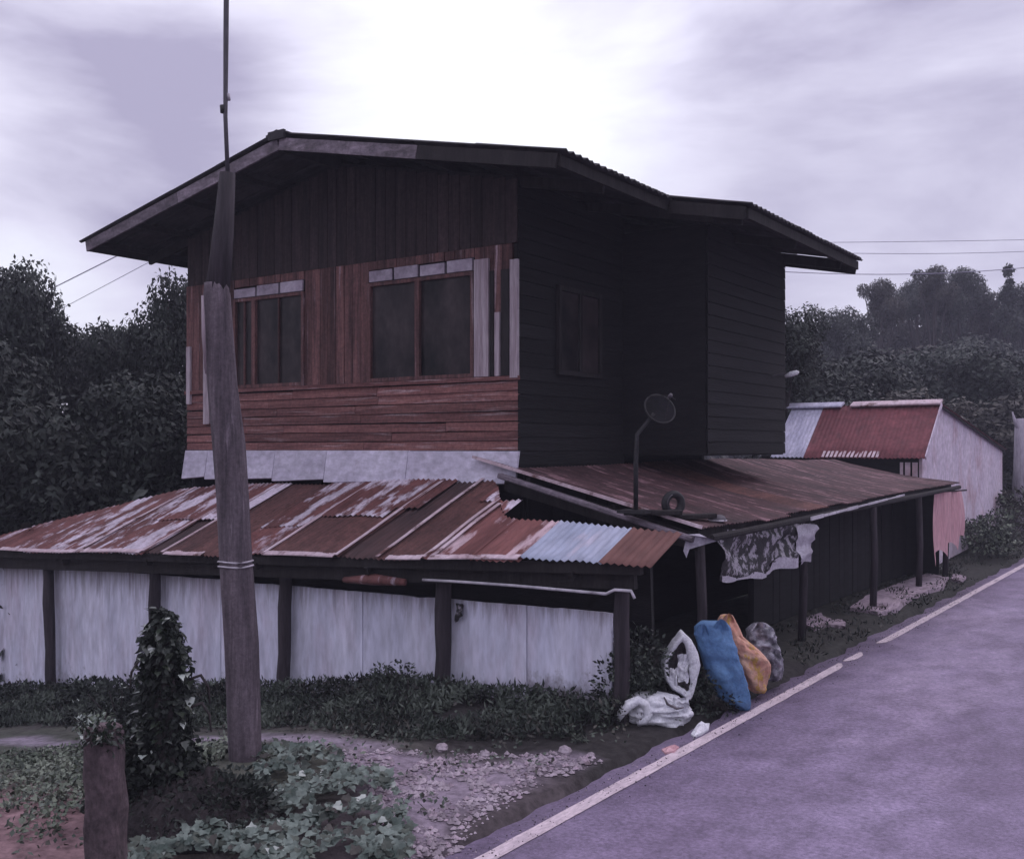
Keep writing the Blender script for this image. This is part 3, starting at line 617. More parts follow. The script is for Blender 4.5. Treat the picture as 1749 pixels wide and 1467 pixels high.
# front edge trim, gutter below it, beam
q = MB(); a = (-7.42, 9.9, cz(-7.42, 9.9) + .02); b2 = (-4.5, 9.9, cz(-4.5, 9.9) + .02)
q.beam(a, b2, .02, .035); hb(q, 'edge_trim', M['worn_edge'], carp)
q = MB(); q.beam((-7.0, 9.86, cz(-7.0, 9.9) - .10), (-4.55, 9.80, cz(-4.5, 9.9) - .10), .09, .06, bev=.015); hb(q, 'gutter', M['fascia'], carp)
q = MB(); q.beam((-7.0, 9.98, cz(-7.0, 9.9) - .19), (-4.55, 9.98, cz(-4.5, 9.9) - .15), .06, .17); hb(q, 'front_beam', M['dark_wood'], carp)
q = MB(); q.beam((-4.42, 9.95, cz(UC, 9.95) - .09), (-4.42, 21.5, cz(UC, 21.5) - .08), .07, .07, bev=.02); hb(q, 'gutter', M['dark_wood'], carp)
q = MB(); a_, b_ = on_u(1385, 886, -4.37), on_u(1545, 845, -4.37); 
for i in range(9):
    p0 = a_.lerp(b_, i / 9); p1 = a_.lerp(b_, (i + 1) / 9 - .003); q.beam(p0, p1, .012, .05 * (1 - .05 * i) * R.uniform(.5, 1.0))
hb(q, 'gutter_lip', M['pipe'], carp)
q = MB(); q.add([(-4.62, 9.8, 1.62), (-4.4, 9.8, 1.60), (-4.34, 9.9, 1.56), (-4.6, 9.82, 1.47), (-4.63, 9.81, 1.38), (-4.66, 9.8, 1.45), (-4.5, 9.84, 1.63)], [(0, 5, 4, 3), (0, 3, 2, 1), (0, 1, 6)]); hb(q, 'torn_flashing', M['tarp_plain'], carp)
for v in (10.1, 13.2, 16.4, 19.2, 21.2):
    q = MB(); q.tube([(-4.62, v, -.1), (-4.60, v + .03, .8), (-4.62, v, cz(-4.62, v) - .12)], .055, 8, jit=.1); hb(q, 'post', M['post_wood'], None, True)
# dark boarded wall under the carport, set back from the road
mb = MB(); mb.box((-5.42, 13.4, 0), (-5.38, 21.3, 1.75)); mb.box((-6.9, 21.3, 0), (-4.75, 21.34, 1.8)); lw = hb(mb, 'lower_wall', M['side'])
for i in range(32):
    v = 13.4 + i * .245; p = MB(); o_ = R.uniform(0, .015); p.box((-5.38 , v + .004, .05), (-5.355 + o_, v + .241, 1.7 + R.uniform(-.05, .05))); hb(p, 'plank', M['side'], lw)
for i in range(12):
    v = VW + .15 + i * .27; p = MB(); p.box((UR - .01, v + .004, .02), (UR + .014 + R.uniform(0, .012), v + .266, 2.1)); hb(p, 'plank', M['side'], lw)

# ------------------------------------------------------------------ things on the carport roof
dp = on_u(1086, 852, -5.15); dp.z = cz(dp.x, dp.y) + .02
dish = thing('satellite_dish', 'dark mesh satellite dish on a black pipe mast standing on the rusty roof', 'satellite dish', dp)
q = MB(); q.tube([(0, 0, 0), (0, 0, .5), (.01, .01, .80), (.16, .10, 1.02)], [.026, .026, .022, .018], 8); q.build('mast', M['black'], dish, True)
q = MB(); q.box((-.16, -.12, -.015), (.16, .12, .02)); q.build('base_plate', M['black'], dish)
dm = Matrix.Translation((.23, .15, 1.10)) @ (Vector((.75, -.55, .5)).normalized().to_track_quat('Z', 'Y').to_matrix().to_4x4())
q = MB(); nr, na = 6, 28; rr = .17
for j in range(nr + 1):
    for i in range(na): r = rr * j / nr; q.v.append(tuple(dm @ Vector((r * math.cos(2*math.pi*i/na), r * math.sin(2*math.pi*i/na), .55 * r * r - .08))))
q.f = [(j*na+i, j*na+(i+1) % na, (j+1)*na+(i+1) % na, (j+1)*na+i) for j in range(nr) for i in range(na)]
q.build('reflector', M['dish'], dish, True)
q = MB(); q.tube([dm @ Vector((rr*math.cos(2*math.pi*i/na), rr*math.sin(2*math.pi*i/na), .55*rr*rr - .08)) for i in range(na + 1)], .009, 6, cap=False); q.build('rim', M['black'], dish, True)
q = MB()
for i in range(3): a = 2.1 * i + .4; q.tube([dm @ Vector((rr*math.cos(a), rr*math.sin(a), .02)), dm @ Vector((0, 0, .2))], .006, 5)
q.build('feed_arm', M['black'], dish)
q = MB(); q.tube([dm @ Vector((0, 0, .17)), dm @ Vector((0, 0, .22))], .02, 10); q.build('feed_horn', M['steel'], dish, True)
tp = on_u(1150, 868, -4.9); tp.z = cz(tp.x, tp.y) + .05
tyre = thing('old_tyre', 'worn black tyre propped on the carport roof beside the pipe mast', 'tyre', tp, rad(60))
q = MB(); k1, k2 = 28, 10
for i in range(k1):
    a = 2*math.pi*i/k1
    for j in range(k2):
        c = 2*math.pi*j/k2; r = .10 + .042 * math.cos(c); q.v.append((r*math.cos(a), .045*math.sin(c), .10 + r*math.sin(a)))
q.f = [(i*k2+j, ((i+1) % k1)*k2+j, ((i+1) % k1)*k2+(j+1) % k2, i*k2+(j+1) % k2) for i in range(k1) for j in range(k2)]
q.build('tyre_ring', M['black'], tyre, True)
q = MB(); q.tube([(.105*math.cos(a*.25), -.048, .10+.105*math.sin(a*.25)) for a in range(8, 14)], .006, 6); q.build('sidewall_mark', M['steel'], tyre, True)
bp_ = on_u(1225, 880, -4.62); bp_.z = cz(bp_.x, bp_.y) + .02
bowl = thing('tin_bowl', 'small upturned tin bowl lying at the carport roof corner', 'bowl', bp_)
q = MB(); prof = [(.10, 0), (.095, .02), (.08, .045), (.05, .06), (0.001, .063)]
for r, z in prof:
    for i in range(16): q.v.append((r*math.cos(math.pi*i/8), r*math.sin(math.pi*i/8), z))
q.f = [(j*16+i, j*16+(i+1) % 16, (j+1)*16+(i+1) % 16, (j+1)*16+i) for j in range(4) for i in range(16)]
q.build('shell', M['steel'], bowl, True)
q = MB(); q.tube([(.10*math.cos(math.pi*i/8), .10*math.sin(math.pi*i/8), .0) for i in range(17)], .008, 6, cap=False); q.build('rim', M['pipe'], bowl, True)
for (x, y) in ((1115, 855), (1180, 882)):
    p = on_u(x, y, -5.0 if x < 1150 else -4.75); p.z = cz(p.x, p.y) + .012
    o = thing('scrap_timber', 'short dark timber offcut lying flat by the mast base' if x < 1150 else 'dark timber offcut lying by the roof edge below the tyre', 'timber', p, rad(20 if x < 1150 else 55), 'timber offcuts on the carport roof')
    q = MB(); q.beam((-.3, 0, .03), (.3, .05, .035), .14, .05, bev=.008); q.build('block', M['dark_wood'], o)
# lamp on the far corner of the house
lp = on_u(1338, 642, -5.5)
lamp = thing('wall_lamp', 'small pale lamp on a bracket at the far corner of the house wall', 'lamp', lp)
q = MB(); q.tube([(-.15, -.05, .0), (-.02, 0, .03), (.05, .0, .02)], .012, 6); q.build('bracket', M['steel'], lamp)
q = MB(); q.tube([(.02, 0, -.01), (.10, .02, .02), (.19, .04, .045), (.22, .045, .05)], [.02, .04, .035, .012], 10); q.build('lamp_head', M['white_bag'], lamp, True)

# ------------------------------------------------------------------ hanging banner, curtain
bn = [on_u(1232, 905, -4.55), on_u(1385, 893, -4.45)]
p0 = on_u(1228, 905, -4.6); p1 = on_u(1387, 893, -4.5)
pl0 = on_u(1230, 990, -4.6); pl1 = on_u(1385, 955, -4.5)
def banner(s, t_):
    top = p0.lerp(p1, s); bot = pl0.lerp(pl1, s); bot.z -= .10 * math.sin(math.pi * min(1, s * 1.1)) * (1 - s) + .02 * math.sin(s * 19)
    p = top.lerp(bot, t_); n_ = noise.fractal(Vector((s * 5, t_ * 3, 2)), .7, 2, 4)
    return (p.x + .07 * n_ + .03 * math.sin(s * 14 + t_ * 3) - house_off[0], p.y + .03 * n_ - house_off[1], p.z - house_off[2])
house_off = (p0.x, p0.y, p0.z)
ban = thing('hanging_tarpaulin', 'torn dark-and-white patterned tarpaulin hanging below the carport eave', 'tarpaulin', p0)
q = MB(); q.grid(banner, 30, 12); q.build('sheet', M['tarp'], ban, True)
def bhem(s, t_):
    b0 = banner(s, 1.0); return (b0[0] + .02 + .01 * math.sin(s * 30), b0[1], b0[2] + (t_) * (.05 + .14 * sm(.35, .95, s) + .03 * math.sin(s * 23)) - .01)
q = MB(); q.grid(bhem, 34, 4); q.build('pale_hem', M['tarp_plain'], ban, True)
def bfold(s, t_):
    b0 = banner(.80 + .2 * s, t_); return (b0[0] + .035, b0[1] - .01, b0[2] - (0.03 if t_ > .5 else .04 * abs(s - .5)))
q = MB(); q.grid(bfold, 6, 10); q.build('white_corner', M['tarp_plain'], ban, True)
cpt = on_u(1617, 840, -4.5)
cur = thing('hanging_curtain', 'faded pink cloth with a tattered lower edge hanging at the far end of the carport', 'cloth', (cpt.x, cpt.y, cpt.z))
cl0, cl1 = on_u(1595, 842, -4.5), on_u(1645, 838, -4.35)
def curt(s, t_):
    p = cl0.lerp(cl1, s); hem = .24 * abs(math.sin(s * 8.5)) ** .7 + .05 * noise.noise(Vector((s * 9, 0, 0)))
    z = p.z - t_ * (1.33 - .25 * s - hem)
    w_ = (s - .5) * (.12 * math.sin(t_ * 3.0))
    return (p.x - cpt.x + .04 * math.sin(s * 17 + t_ * 2) + w_ * RT.x, p.y - cpt.y + .04 * math.cos(s * 13 + t_) + w_ * RT.y, z - cpt.z)
q = MB(); q.grid(curt, 40, 14); q.build('cloth', M['curtain'], cur, True)
q = MB(); q.tube([cl0 - cpt + Vector((-.05, -.05, .01)), cl1 - cpt + Vector((.05, .05, .01))], .015, 6); q.build('rail', M['dark_wood'], cur)

# ------------------------------------------------------------------ shed beyond
US = -5.2
sr, sl = on_u(1600, 690, US), on_v(1325, 697, on_u(1600, 690, US).y)
e1 = on_u(1572, 783, US); VE = e1.y; ZE = e1.z; VRg = sr.y; ZRg = sr.z; USL = sl.x
shed = thing('tin_shed', 'small pale-walled shed with red tin roof beyond the carport', 'shed', (US, VRg, 0))
def sb(mb, name, m, parent=None, smooth=False):
    mb.v = [(a - US, b - VRg, c) for a, b, c in mb.v]; return mb.build(name, m, parent or shed, smooth)
gc = on_u(1712, 768, US); VFR, ZFR = gc.y, gc.z
VF2 = VFR
q = MB(); q.add([(US, VE + .15, .0), (US, VF2, 0.3), (US, VF2, ZFR), (US, VRg, ZRg - .02), (US, VE + .15, ZE + .08), (US - .06, VE + .15, .0), (US - .06, VF2, .3), (US - .06, VF2, ZFR), (US - .06, VRg, ZRg - .02), (US - .06, VE + .15, ZE + .08)],
                 [(0, 1, 2, 3, 4), (9, 8, 7, 6, 5), (0, 4, 9, 5), (1, 6, 7, 2), (2, 7, 8, 3), (3, 8, 9, 4)]); sb(q, 'gable_wall', M['shed_wall'])
q = MB(); q.box((USL + .1, VE + .25, 0), (US - .06, VE + .3, ZE + .05)); sb(q, 'front_wall', M['side'])
for i in range(6):
    u = US - .08 - i * .14; q = MB(); q.box((u - .1 * (1 if i != 2 else .6), VE + .10, 1.6), (u, VE + .12, ZE - .08 - .3 * (i > 3))); 
    if i in (0, 1, 2, 4): sb(q, 'wall_batten', M['shed_wall'])
def shed_sheet(u0, u1, m, v0=None, z0=None, v1=None, z1=None, lift=0.0, name='roof_sheet'):
    v0 = VE if v0 is None else v0; z0 = ZE if z0 is None else z0; v1 = VRg if v1 is None else v1; z1 = ZRg if z1 is None else z1
    k = max(3, round(abs(u1 - u0) / .09)); nx = k * 4; q = MB()
    for layer in (0, 1):
        for j in range(5):
            for i in range(nx + 1):
                t_ = j / 4; q.v.append((u0 + (u1 - u0) * i / nx, v0 + (v1 - v0) * t_, z0 + (z1 - z0) * t_ + .014 * math.sin(2*math.pi*k*i/nx) + lift - layer * .004))
    w_ = nx + 1; off = w_ * 5
    for j in range(4):
        for i in range(nx): q.f += [(j*w_+i, j*w_+i+1, (j+1)*w_+i+1, (j+1)*w_+i), (off+j*w_+i, off+(j+1)*w_+i, off+(j+1)*w_+i+1, off+j*w_+i+1)]
    for i in range(nx): q.f.append((i, off+i, off+i+1, i+1))
    return sb(q, name, m, None, True)
ux = lambda x: on_v(x, 783, VE).x
usw = ux(1373)
ubl = ux(1316)
shed_sheet(ubl, usw, M['shed_zinc'], lift=.012)
kk = 4; u_a = usw - .02
for i in range(kk): shed_sheet(usw - .02 + (US + .08 - usw) * i / kk, usw + (US + .08 - usw) * (i + 1) / kk + .01, M['shed_red'], lift=.006 * (i % 2))
wd = (VFR - VRg)
for i in range(4):
    a, b2 = ubl + (US + .1 - ubl) * i / 4, ubl + (US + .1 - ubl) * (i + 1) / 4
    shed_sheet(a, b2, M['shed_red'], v0=VF2 + .1, z0=ZFR + .0, lift=.01)
q = MB(); q.beam((ubl - .1, VRg - .02, ZRg + .03), (usw + .4, VRg - .02, ZRg + .03), .30, .05, up=Vector((0, -.35, 1)), bev=.015); sb(q, 'ridge_cap', M['shed_zinc'])
q = MB(); q.beam((usw + .6, VRg - .02, ZRg + .03), (US + .1, VRg - .02, ZRg + .04), .28, .05, up=Vector((0, -.35, 1)), bev=.015); sb(q, 'ridge_cap', M['worn_edge'])
q = MB(); ua, ub = ux(1405), ux(1505)
for i in range(14):
    a = ua + (ub - ua) * i / 14; q.beam((a, VE - .012, ZE + .02), (a, VE + .14 + .05 * R.random(), ZE + .02 + .14 * (ZRg - ZE) / (VRg - VE) + .006), .05, .01)
sb(q, 'worn_patch', M['worn_edge'])
q = MB(); q.beam((US + .1, VE, ZE + .01), (US + .1, VRg, ZRg), .02, .09); sb(q, 'bargeboard', M['shed_wall'])
q = MB(); q.beam((US + .06, VRg, ZRg - .02), (US + .06, VF2, ZFR - .02), .02, .07); sb(q, 'bargeboard', M['dark_wood'])

# ------------------------------------------------------------------ pavement slabs beside the road
def slab(pts, name, label, hz=.05):
    ps = [on_z(*p, .03) for p in pts]; c = sum(ps, Vector()) / len(ps); o_ = []
    for i, p in enumerate(ps):
        nx_ = ps[(i + 1) % len(ps)]
        for k in range(5): o_.append(p.lerp(nx_, k / 5) + Vector((.04 * noise.noise(p * 3 + Vector((k, 0, 0))), .09 * noise.noise(p * 5 + Vector((k, 9, 0))), 0)))
    q = MB(); n_ = len(o_); q.v = [(p.x - c.x, p.y - c.y, hz * (.9 + .2 * R.random())) for p in o_] + [((p.x - c.x) * 1.02, (p.y - c.y) * 1.01, -.05) for p in o_] + [(0, 0, hz)]
    q.f = [(i, (i+1) % n_, 2*n_) for i in range(n_)] + [(i, n_+i, n_+(i+1) % n_, (i+1) % n_) for i in range(n_)]
    o = q.build(name, M['slab'], None, False, (c.x, c.y, gz(c.x, c.y))); tag(o, label, 'slab', 'broken concrete slabs along the verge'); return o
slab([(1450, 1042), (1498, 1050), (1530, 1046), (1560, 1022), (1610, 1005), (1618, 990), (1585, 982), (1540, 998), (1480, 1022)], 'concrete_slab', 'long pale pink concrete slab on the verge in front of the carport')
slab([(1365, 1064), (1392, 1078), (1412, 1070), (1444, 1074), (1440, 1062), (1420, 1064), (1400, 1050)], 'concrete_slab', 'small broken concrete slab nearest the rubbish sacks')
slab([(1622, 990), (1640, 994), (1652, 988), (1632, 982)], 'concrete_slab', 'tiny pale slab fragment below the pink curtain')

# ------------------------------------------------------------------ the pole
pb_ = ground_hit(419, 1294)
DY = (pb_ - Vector((0, 0, CH))).dot(FW)
pole = thing('utility_pole', 'leaning weathered grey-brown pole carrying a thin steel mast in front of the house', 'pole', pb_)
def pp(x, y): return at_d(x, y, DY) - pb_
q = MB(); pts = []; rs = []
for y, x, w_ in ((1330, 421, 57), (1290, 419, 56), (1100, 413, 57), (960, 403, 55), (850, 398, 54), (760, 391, 56), (660, 380, 50), (600, 376, 49), (505, 371, 46), (492, 370, 43), (484, 370, 40)):
    pts.append(pp(x, y)); rs.append(w_ / 2 / F * DY)
q.tube(pts, rs, 18, jit=.08); q.build('shaft', M['pole'], pole, True)
q = MB(); q.tube([pp(371, 500), pp(381, 400), pp(389, 296)], [.096, .082, .060], 14, jit=.1); q.build('sleeve', M['pole_top'], pole, True)
q = MB(); q.tube([pp(389, 300), pp(385, 200), pp(386, 60), pp(387, -60), pp(387, -200)], [.017, .017, .021, .021, .018], 10); q.build('mast', M['steel'], pole, True)
q = MB(); c = pp(381, 187); q.tube([c + Vector((0, 0, -.03)), c + Vector((0, 0, .03))], [.022, .026], 10); q.tube([pp(377, 182), pp(386, 190)], .012, 8); q.build('clamp', M['black'], pole, True)
q = MB(); q.tube([pp(390, 160), pp(391, 172)], [.012, .014], 8); q.build('insulator', M['pipe'], pole, True)
for y, x in ((966, 403), (958, 402.5)):
    q = MB(); r_ = .136; c0 = pp(x, y); q.tube([c0 + Vector((r_*math.cos(a/3.), r_*math.sin(a/3.), .004*math.sin(a))) for a in range(20)], .007, 6); q.build('wire_band', M['pipe'], pole, True)
for x0, y0, x1, y1 in ((352, 508, 358, 640),):
    q = MB(); a, b2 = pp(x0, y0) - FW * .10, pp(x1, y1) - FW * .10; q.tube([a, a.lerp(b2, .5) - RT * .004, b2], [.01, .016, .008], 7, jit=.3); q.build('split_strip', M['board_pale'], pole, True)

# ------------------------------------------------------------------ marker post, vine-clad stump, heap
mp_ = ground_hit(180, 1500)
mk = thing('marker_post', 'short weathered brown post at the lower left corner, leaves over its top', 'post', mp_)
DM = (mp_ - Vector((0, 0, CH))).dot(FW)
hgt = (at_d(185, 1236, DM) - mp_).z
q = MB(); w_, d_ = .10, .07
prof = [(-w_, -d_+.015), (-w_+.015, -d_), (w_-.015, -d_), (w_, -d_+.015), (w_, d_), (-w_, d_)]
lv = [-.2, .1, .2, .3, .4, .5, .6, .7, hgt - .06, hgt - .02, hgt]
for i, z in enumerate(lv):
    k = 1 if i < 9 else (.88 if i == 9 else .6)
    for a, b2 in prof: p = RT * (a * k + .022 * noise.noise(Vector((z * 5, a * 9, b2 * 7)))) + FW * (b2 * k) + RT * (-.012 * z); q.v.append((p.x, p.y, z))
q.f = [(j*6+i, j*6+(i+1) % 6, (j+1)*6+(i+1) % 6, (j+1)*6+i) for j in range(len(lv)-1) for i in range(6)] + [tuple(range((len(lv)-1)*6, len(lv)*6))]
q.build('shaft', M['marker'], mk)

def leaf_pts(p, d, n_, L_, W_, cup=.15, kind=0):
    """a small leaf: base p, direction d, normal n_"""
    s = d.cross(n_).normalized()
    if kind == 0:
        return [p, p + d*L_*.45 + s*W_*.5 + n_*cup*W_, p + d*L_, p + d*L_*.45 - s*W_*.5 + n_*cup*W_], [(0, 1, 2), (0, 2, 3)]
    # lobed broad leaf
    vs = [p, p + d*L_*.12 + s*W_*.5 + n_*cup*W_, p + d*L_*.5 + s*W_*.42 + n_*cup*W_, p + d*L_*.62 + s*W_*.2, p + d*L_ - n_*cup*L_*.5, p + d*L_*.62 - s*W_*.2, p + d*L_*.5 - s*W_*.42 + n_*cup*W_, p + d*L_*.12 - s*W_*.5 + n_*cup*W_, p + d*L_*.45]
    return vs, [(0, 1, 8), (1, 2, 8), (2, 3, 8), (3, 4, 8), (4, 5, 8), (5, 6, 8), (6, 7, 8), (7, 0, 8)]
def rdir(rr=R):
    while True:
        v = Vector((rr.uniform(-1, 1), rr.uniform(-1, 1), rr.uniform(-1, 1)))
        if .05 < v.length < 1: return v.normalized()

vb_ = ground_hit(290, 1405); DV = (vb_ - Vector((0, 0, CH))).dot(FW)
vine = thing('vine_clad_stump', 'tall dark stump smothered in glossy vines left of the pole', 'shrub', vb_)
s_px = DV / F
VH = (at_d(280, 1040, DV) - vb_).z
q = MB(); q.tube([(0, 0, -.1), RT*-.01 + UP*.4, RT*-.03 + UP*.9, RT*-.06 + UP*(VH-.05)], [.13, .11, .09, .05], 12, jit=.3); q.build('trunk', M['bark'], vine, True)
def vprof(h):   # half width in metres against height
    y = 1405 - h / VH * 365
    for (y0, w0), (y1, w1) in zip(((1040, 12), (1070, 30), (1130, 44), (1200, 46), (1270, 50), (1340, 62), (1405, 75)), ((1070, 30), (1130, 44), (1200, 46), (1270, 50), (1340, 62), (1405, 75), (1500, 78))):
        if y0 <= y <= y1: return (w0 + (w1 - w0) * (y - y0) / (y1 - y0)) * s_px
    return .05
q = MB(); rr = random.Random(3)
for i in range(4600):
    h = VH * rr.random() ** .95; a = rr.uniform(0, 6.283); w_ = vprof(h) * .86 * rr.uniform(.55, 1.03) * (1 + .55 * noise.noise(Vector((math.cos(a) * 2, math.sin(a) * 2, h * 6))))
    c = RT * (-.03 * h / VH * 1.6 + w_ * math.cos(a)) + FW * (w_ * .8 * math.sin(a)) + UP * h
    d = (Vector((c.x, c.y, 0)) * 2.2 + rdir(rr) * .5 + UP * -.5).normalized(); n_ = (rdir(rr) + UP * .4 + Vector((c.x, c.y, 0)) * 3).normalized()
    vs, fs = leaf_pts(c, d, n_, rr.uniform(.035, .065), rr.uniform(.025, .045)); q.add(vs, fs)
tag(q.build('foliage', M['leaf_dark'], vine), kind='stuff')
lv_, lf_ = leaf_pts(Vector((0, 0, 0)), Vector((1, 0, 0)), Vector((0, 0, 1)), .075, .055, .12, 1)
lm = MB(); lm.add(lv_, lf_); lme = lm.mesh('leaf', M['gloss_leaf'], True)
lm = MB(); lm.add(lv_, lf_); lms = lm.mesh('leaf_silver', M['silver_leaf'], True)
for i in range(150):
    h = VH * rr.uniform(.05, 1.0); a = rr.uniform(math.pi * .85, math.pi * 2.15); w_ = vprof(h) * .9
    c = RT * (-.05 * h / VH + w_ * math.cos(a)) + FW * (w_ * .85 * math.sin(a)) + UP * h
    o = link(lms if rr.random() < (.45 if h > VH * .93 else .09) else lme, 'leaf', vine, c); sc_ = rr.uniform(.7, 1.25); o.scale = (sc_, sc_, sc_)
    dd = (Vector((c.x, c.y, 0)).normalized() * .6 + rdir(rr) * .7 + UP * -.35); o.rotation_euler = dd.to_track_quat('X', 'Z').to_euler()
# curling tendrils on either side
for sx, h0 in ((-1, .62), (1, .55), (1, .42)):
    q = MB(); b0 = RT * (sx * vprof(VH * h0) * .7) + UP * (VH * (h0 + .12)); q.tube([b0, b0 + RT*sx*.08 + UP*.03, b0 + RT*sx*.13 - UP*.05, b0 + RT*sx*.14 - UP*.16], [.012, .011, .009, .006], 6); q.build('tendril', M['bark'], vine, True)

hp = ground_hit(350, 1408)
heap = MB()
def heapf(s, t_):
    x = (s - .5) * 1.15; y = (t_ - .5) * 1.0; r_ = math.hypot(x / .56, y / .5); h = max(0, 1 - r_) ** .5 * .52 * (1 - .5 * s) + .05 * noise.fractal(Vector((x * 9, y * 9, 0)), .6, 2, 5) * (r_ < 1)
    p = RT * x + FW * y; return (p.x, p.y, h - .03)
heap.grid(heapf, 80, 60)
ho = heap.build('earth_heap', M['soil'], None, True, (hp.x, hp.y, hp.z)); tag(ho, 'low heap of black earth between the vine-clad stump and the pole foot', 'earth heap')

rh = random.Random(41); q = MB()
for i in range(1500):
    a, b2 = rh.random(), rh.random(); x, y, z = heapf(a, b2)
    if z < .0: continue
    c = Vector((hp.x + x, hp.y + y, hp.z + z + .01)); n_ = (UP + rdir(rh) * .8).normalized(); vs, fs = leaf_pts(c, rdir(rh), n_, rh.uniform(.02, .06), rh.uniform(.012, .03)); q.add(vs, fs)
o = q.build('leaf_litter', M['leaf_dark']); tag(o, kind='stuff')
# ------------------------------------------------------------------ plants
def shrub(name, label, cat, base, w, d, h, n, m, m2=None, seed=1, group=None, L_=.07, frac=.2, stems=5):
    t_ = thing(name, label, cat, base, 0, group); r_ = random.Random(seed)
    q = MB()
    for i in range(stems):
        a = r_.uniform(0, 6.28); tip = RT * (w * .35 * math.cos(a)) + FW * (d * .35 * math.sin(a)) + UP * h * r_.uniform(.5, .85); q.tube([(0, 0, -.05), tip * .5 + UP * .05, tip], [.012, .009, .005], 5)
    q.build('stem', M['bark'], t_)
    lobes = [(RT * r_.uniform(-.4, .4) * w + FW * r_.uniform(-.4, .4) * d + UP * h * r_.uniform(.2, .72), r_.uniform(.18, .34)) for _ in range(9)]
    qs = [MB(), MB()]
    for i in range(n):
        c0, rr0 = r_.choice(lobes); dr = rdir(r_); c = c0 + Vector((dr.x * w, dr.y * w, dr.z * h)) * rr0 * r_.uniform(.6, 1.05)
        if c.z < 0: c.z = r_.uniform(0, .05)
        k = 1 if (m2 and r_.random() < frac) else 0
        vs, fs = leaf_pts(c, (dr + rdir(r_) * .8).normalized(), (rdir(r_) + UP * .5).normalized(), L_ * r_.uniform(.6, 1.3), L_ * .6 * r_.uniform(.7, 1.2)); qs[k].add(vs, fs)
    tag(qs[0].build('foliage', m, t_), kind='stuff')
    if m2 and qs[1].v: tag(qs[1].build('pale_leaves', m2, t_), kind='stuff')
    return t_
tp2 = at_d(186, 1248, DM); t2 = shrub('ivy', 'sprig of dark ivy with pale leaf tips creeping over the top of the brown post', 'plant', Vector((tp2.x, tp2.y, tp2.z)) - UP * .10, .26, .22, .15, 300, M['gloss_leaf'], M['silver_leaf'], 21, None, .045, .07, 4)
shrub('shrub', 'low black-green undergrowth covering the earth heap beside the stump', 'shrub', ground_hit(310, 1412), .95, .5, .34, 3000, M['leaf_dark'], M['weed'], 22, 'shrubs in the yard', .05, .06)
shrub('shrub', 'dark tangle at the foot of the vine-clad stump, right of the brown post', 'shrub', ground_hit(236, 1400), .55, .4, .75, 2400, M['leaf_dark'], M['silver_leaf'], 23, 'shrubs in the yard', .05, .02)
shrub('shrub', 'dark shrub with shiny pale leaf tips behind the brown marker post', 'shrub', ground_hit(205, 1262), 1.0, .6, .62, 2200, M['leaf_dark'], M['silver_leaf'], 5, 'shrubs in the yard', .05, .035)
shrub('shrub', 'small grey-green leaved shrub just left of the vine-clad stump', 'shrub', ground_hit(172, 1275), .34, .3, .36, 420, M['lowgreen'], M['silver_leaf'], 8, 'shrubs in the yard', .055, .4)
shrub('shrub', 'dark bushy weed growing at the right end of the pale wall', 'shrub', Vector((-4.62, 8.7, gz(-4.62, 8.7))), .6, .5, .78, 2600, M['leaf_dark'], M['weed'], 11, 'shrubs in the yard', .05, .2)
shrub('shrub', 'dark low shrub behind the white crumpled bag', 'shrub', Vector((-4.35, 9.3, 0)), .7, .6, .4, 1500, M['leaf_dark'], M['weed'], 12, 'shrubs in the yard', .05, .15)
shrub('shrub', 'leafy weed against the foot of the fourth wall post', 'shrub', Vector((-7.1, 8.1, gz(-7.1, 8.1))), .4, .25, .36, 600, M['weed'], M['leaf_dark'], 13, 'shrubs in the yard', .045, .4)
shrub('shrub', 'dark shrub under the pale wall at the left edge', 'shrub', Vector((-13.6, 7.9, gz(-13.6, 7.9))), 1.8, .5, .4, 1800, M['leaf_dark'], M['weed'], 14, 'shrubs in the yard', .06, .1)
shrub('shrub', 'dark shrub between the second and third wall posts', 'shrub', Vector((-11.6, 7.9, gz(-11.6, 7.9))), 1.2, .45, .36, 1500, M['leaf_dark'], M['weed'], 15, 'shrubs in the yard', .06, .1)
shrub('shrub', 'pale green bush beside the road under the shed gable', 'shrub', Vector((-4.7, 25.5, .1)), 1.6, 2.4, 1.1, 2600, M['leaf_mid'], M['lowgreen'], 16, 'shrubs in the yard', .1, .3)
shrub('shrub', 'rough roadside bush at the right edge beyond the shed', 'shrub', Vector((-4.9, 29.5, .1)), 2.6, 2.4, 1.5, 3400, M['leaf_brown'], M['lowgreen'], 17, 'shrubs in the yard', .11, .18)

def scatter(name, n, pick, leaf, mats, kind='stuff', seed=1):
    r_ = random.Random(seed); qs = [MB() for _ in mats]
    for i in range(n):
        p = pick(r_)
        if p is None: continue
        k = leaf(r_, p); vs, fs, mi = k; qs[mi].add(vs, fs)
    mb = MB(); 
    for q in qs: mb.add(q.v, q.f)
    o = mb.build(name, mats); idx = []
    for i, q in enumerate(qs): idx += [i] * len(q.f)
    o.data.polygons.foreach_set('material_index', idx); tag(o, kind=kind); return o
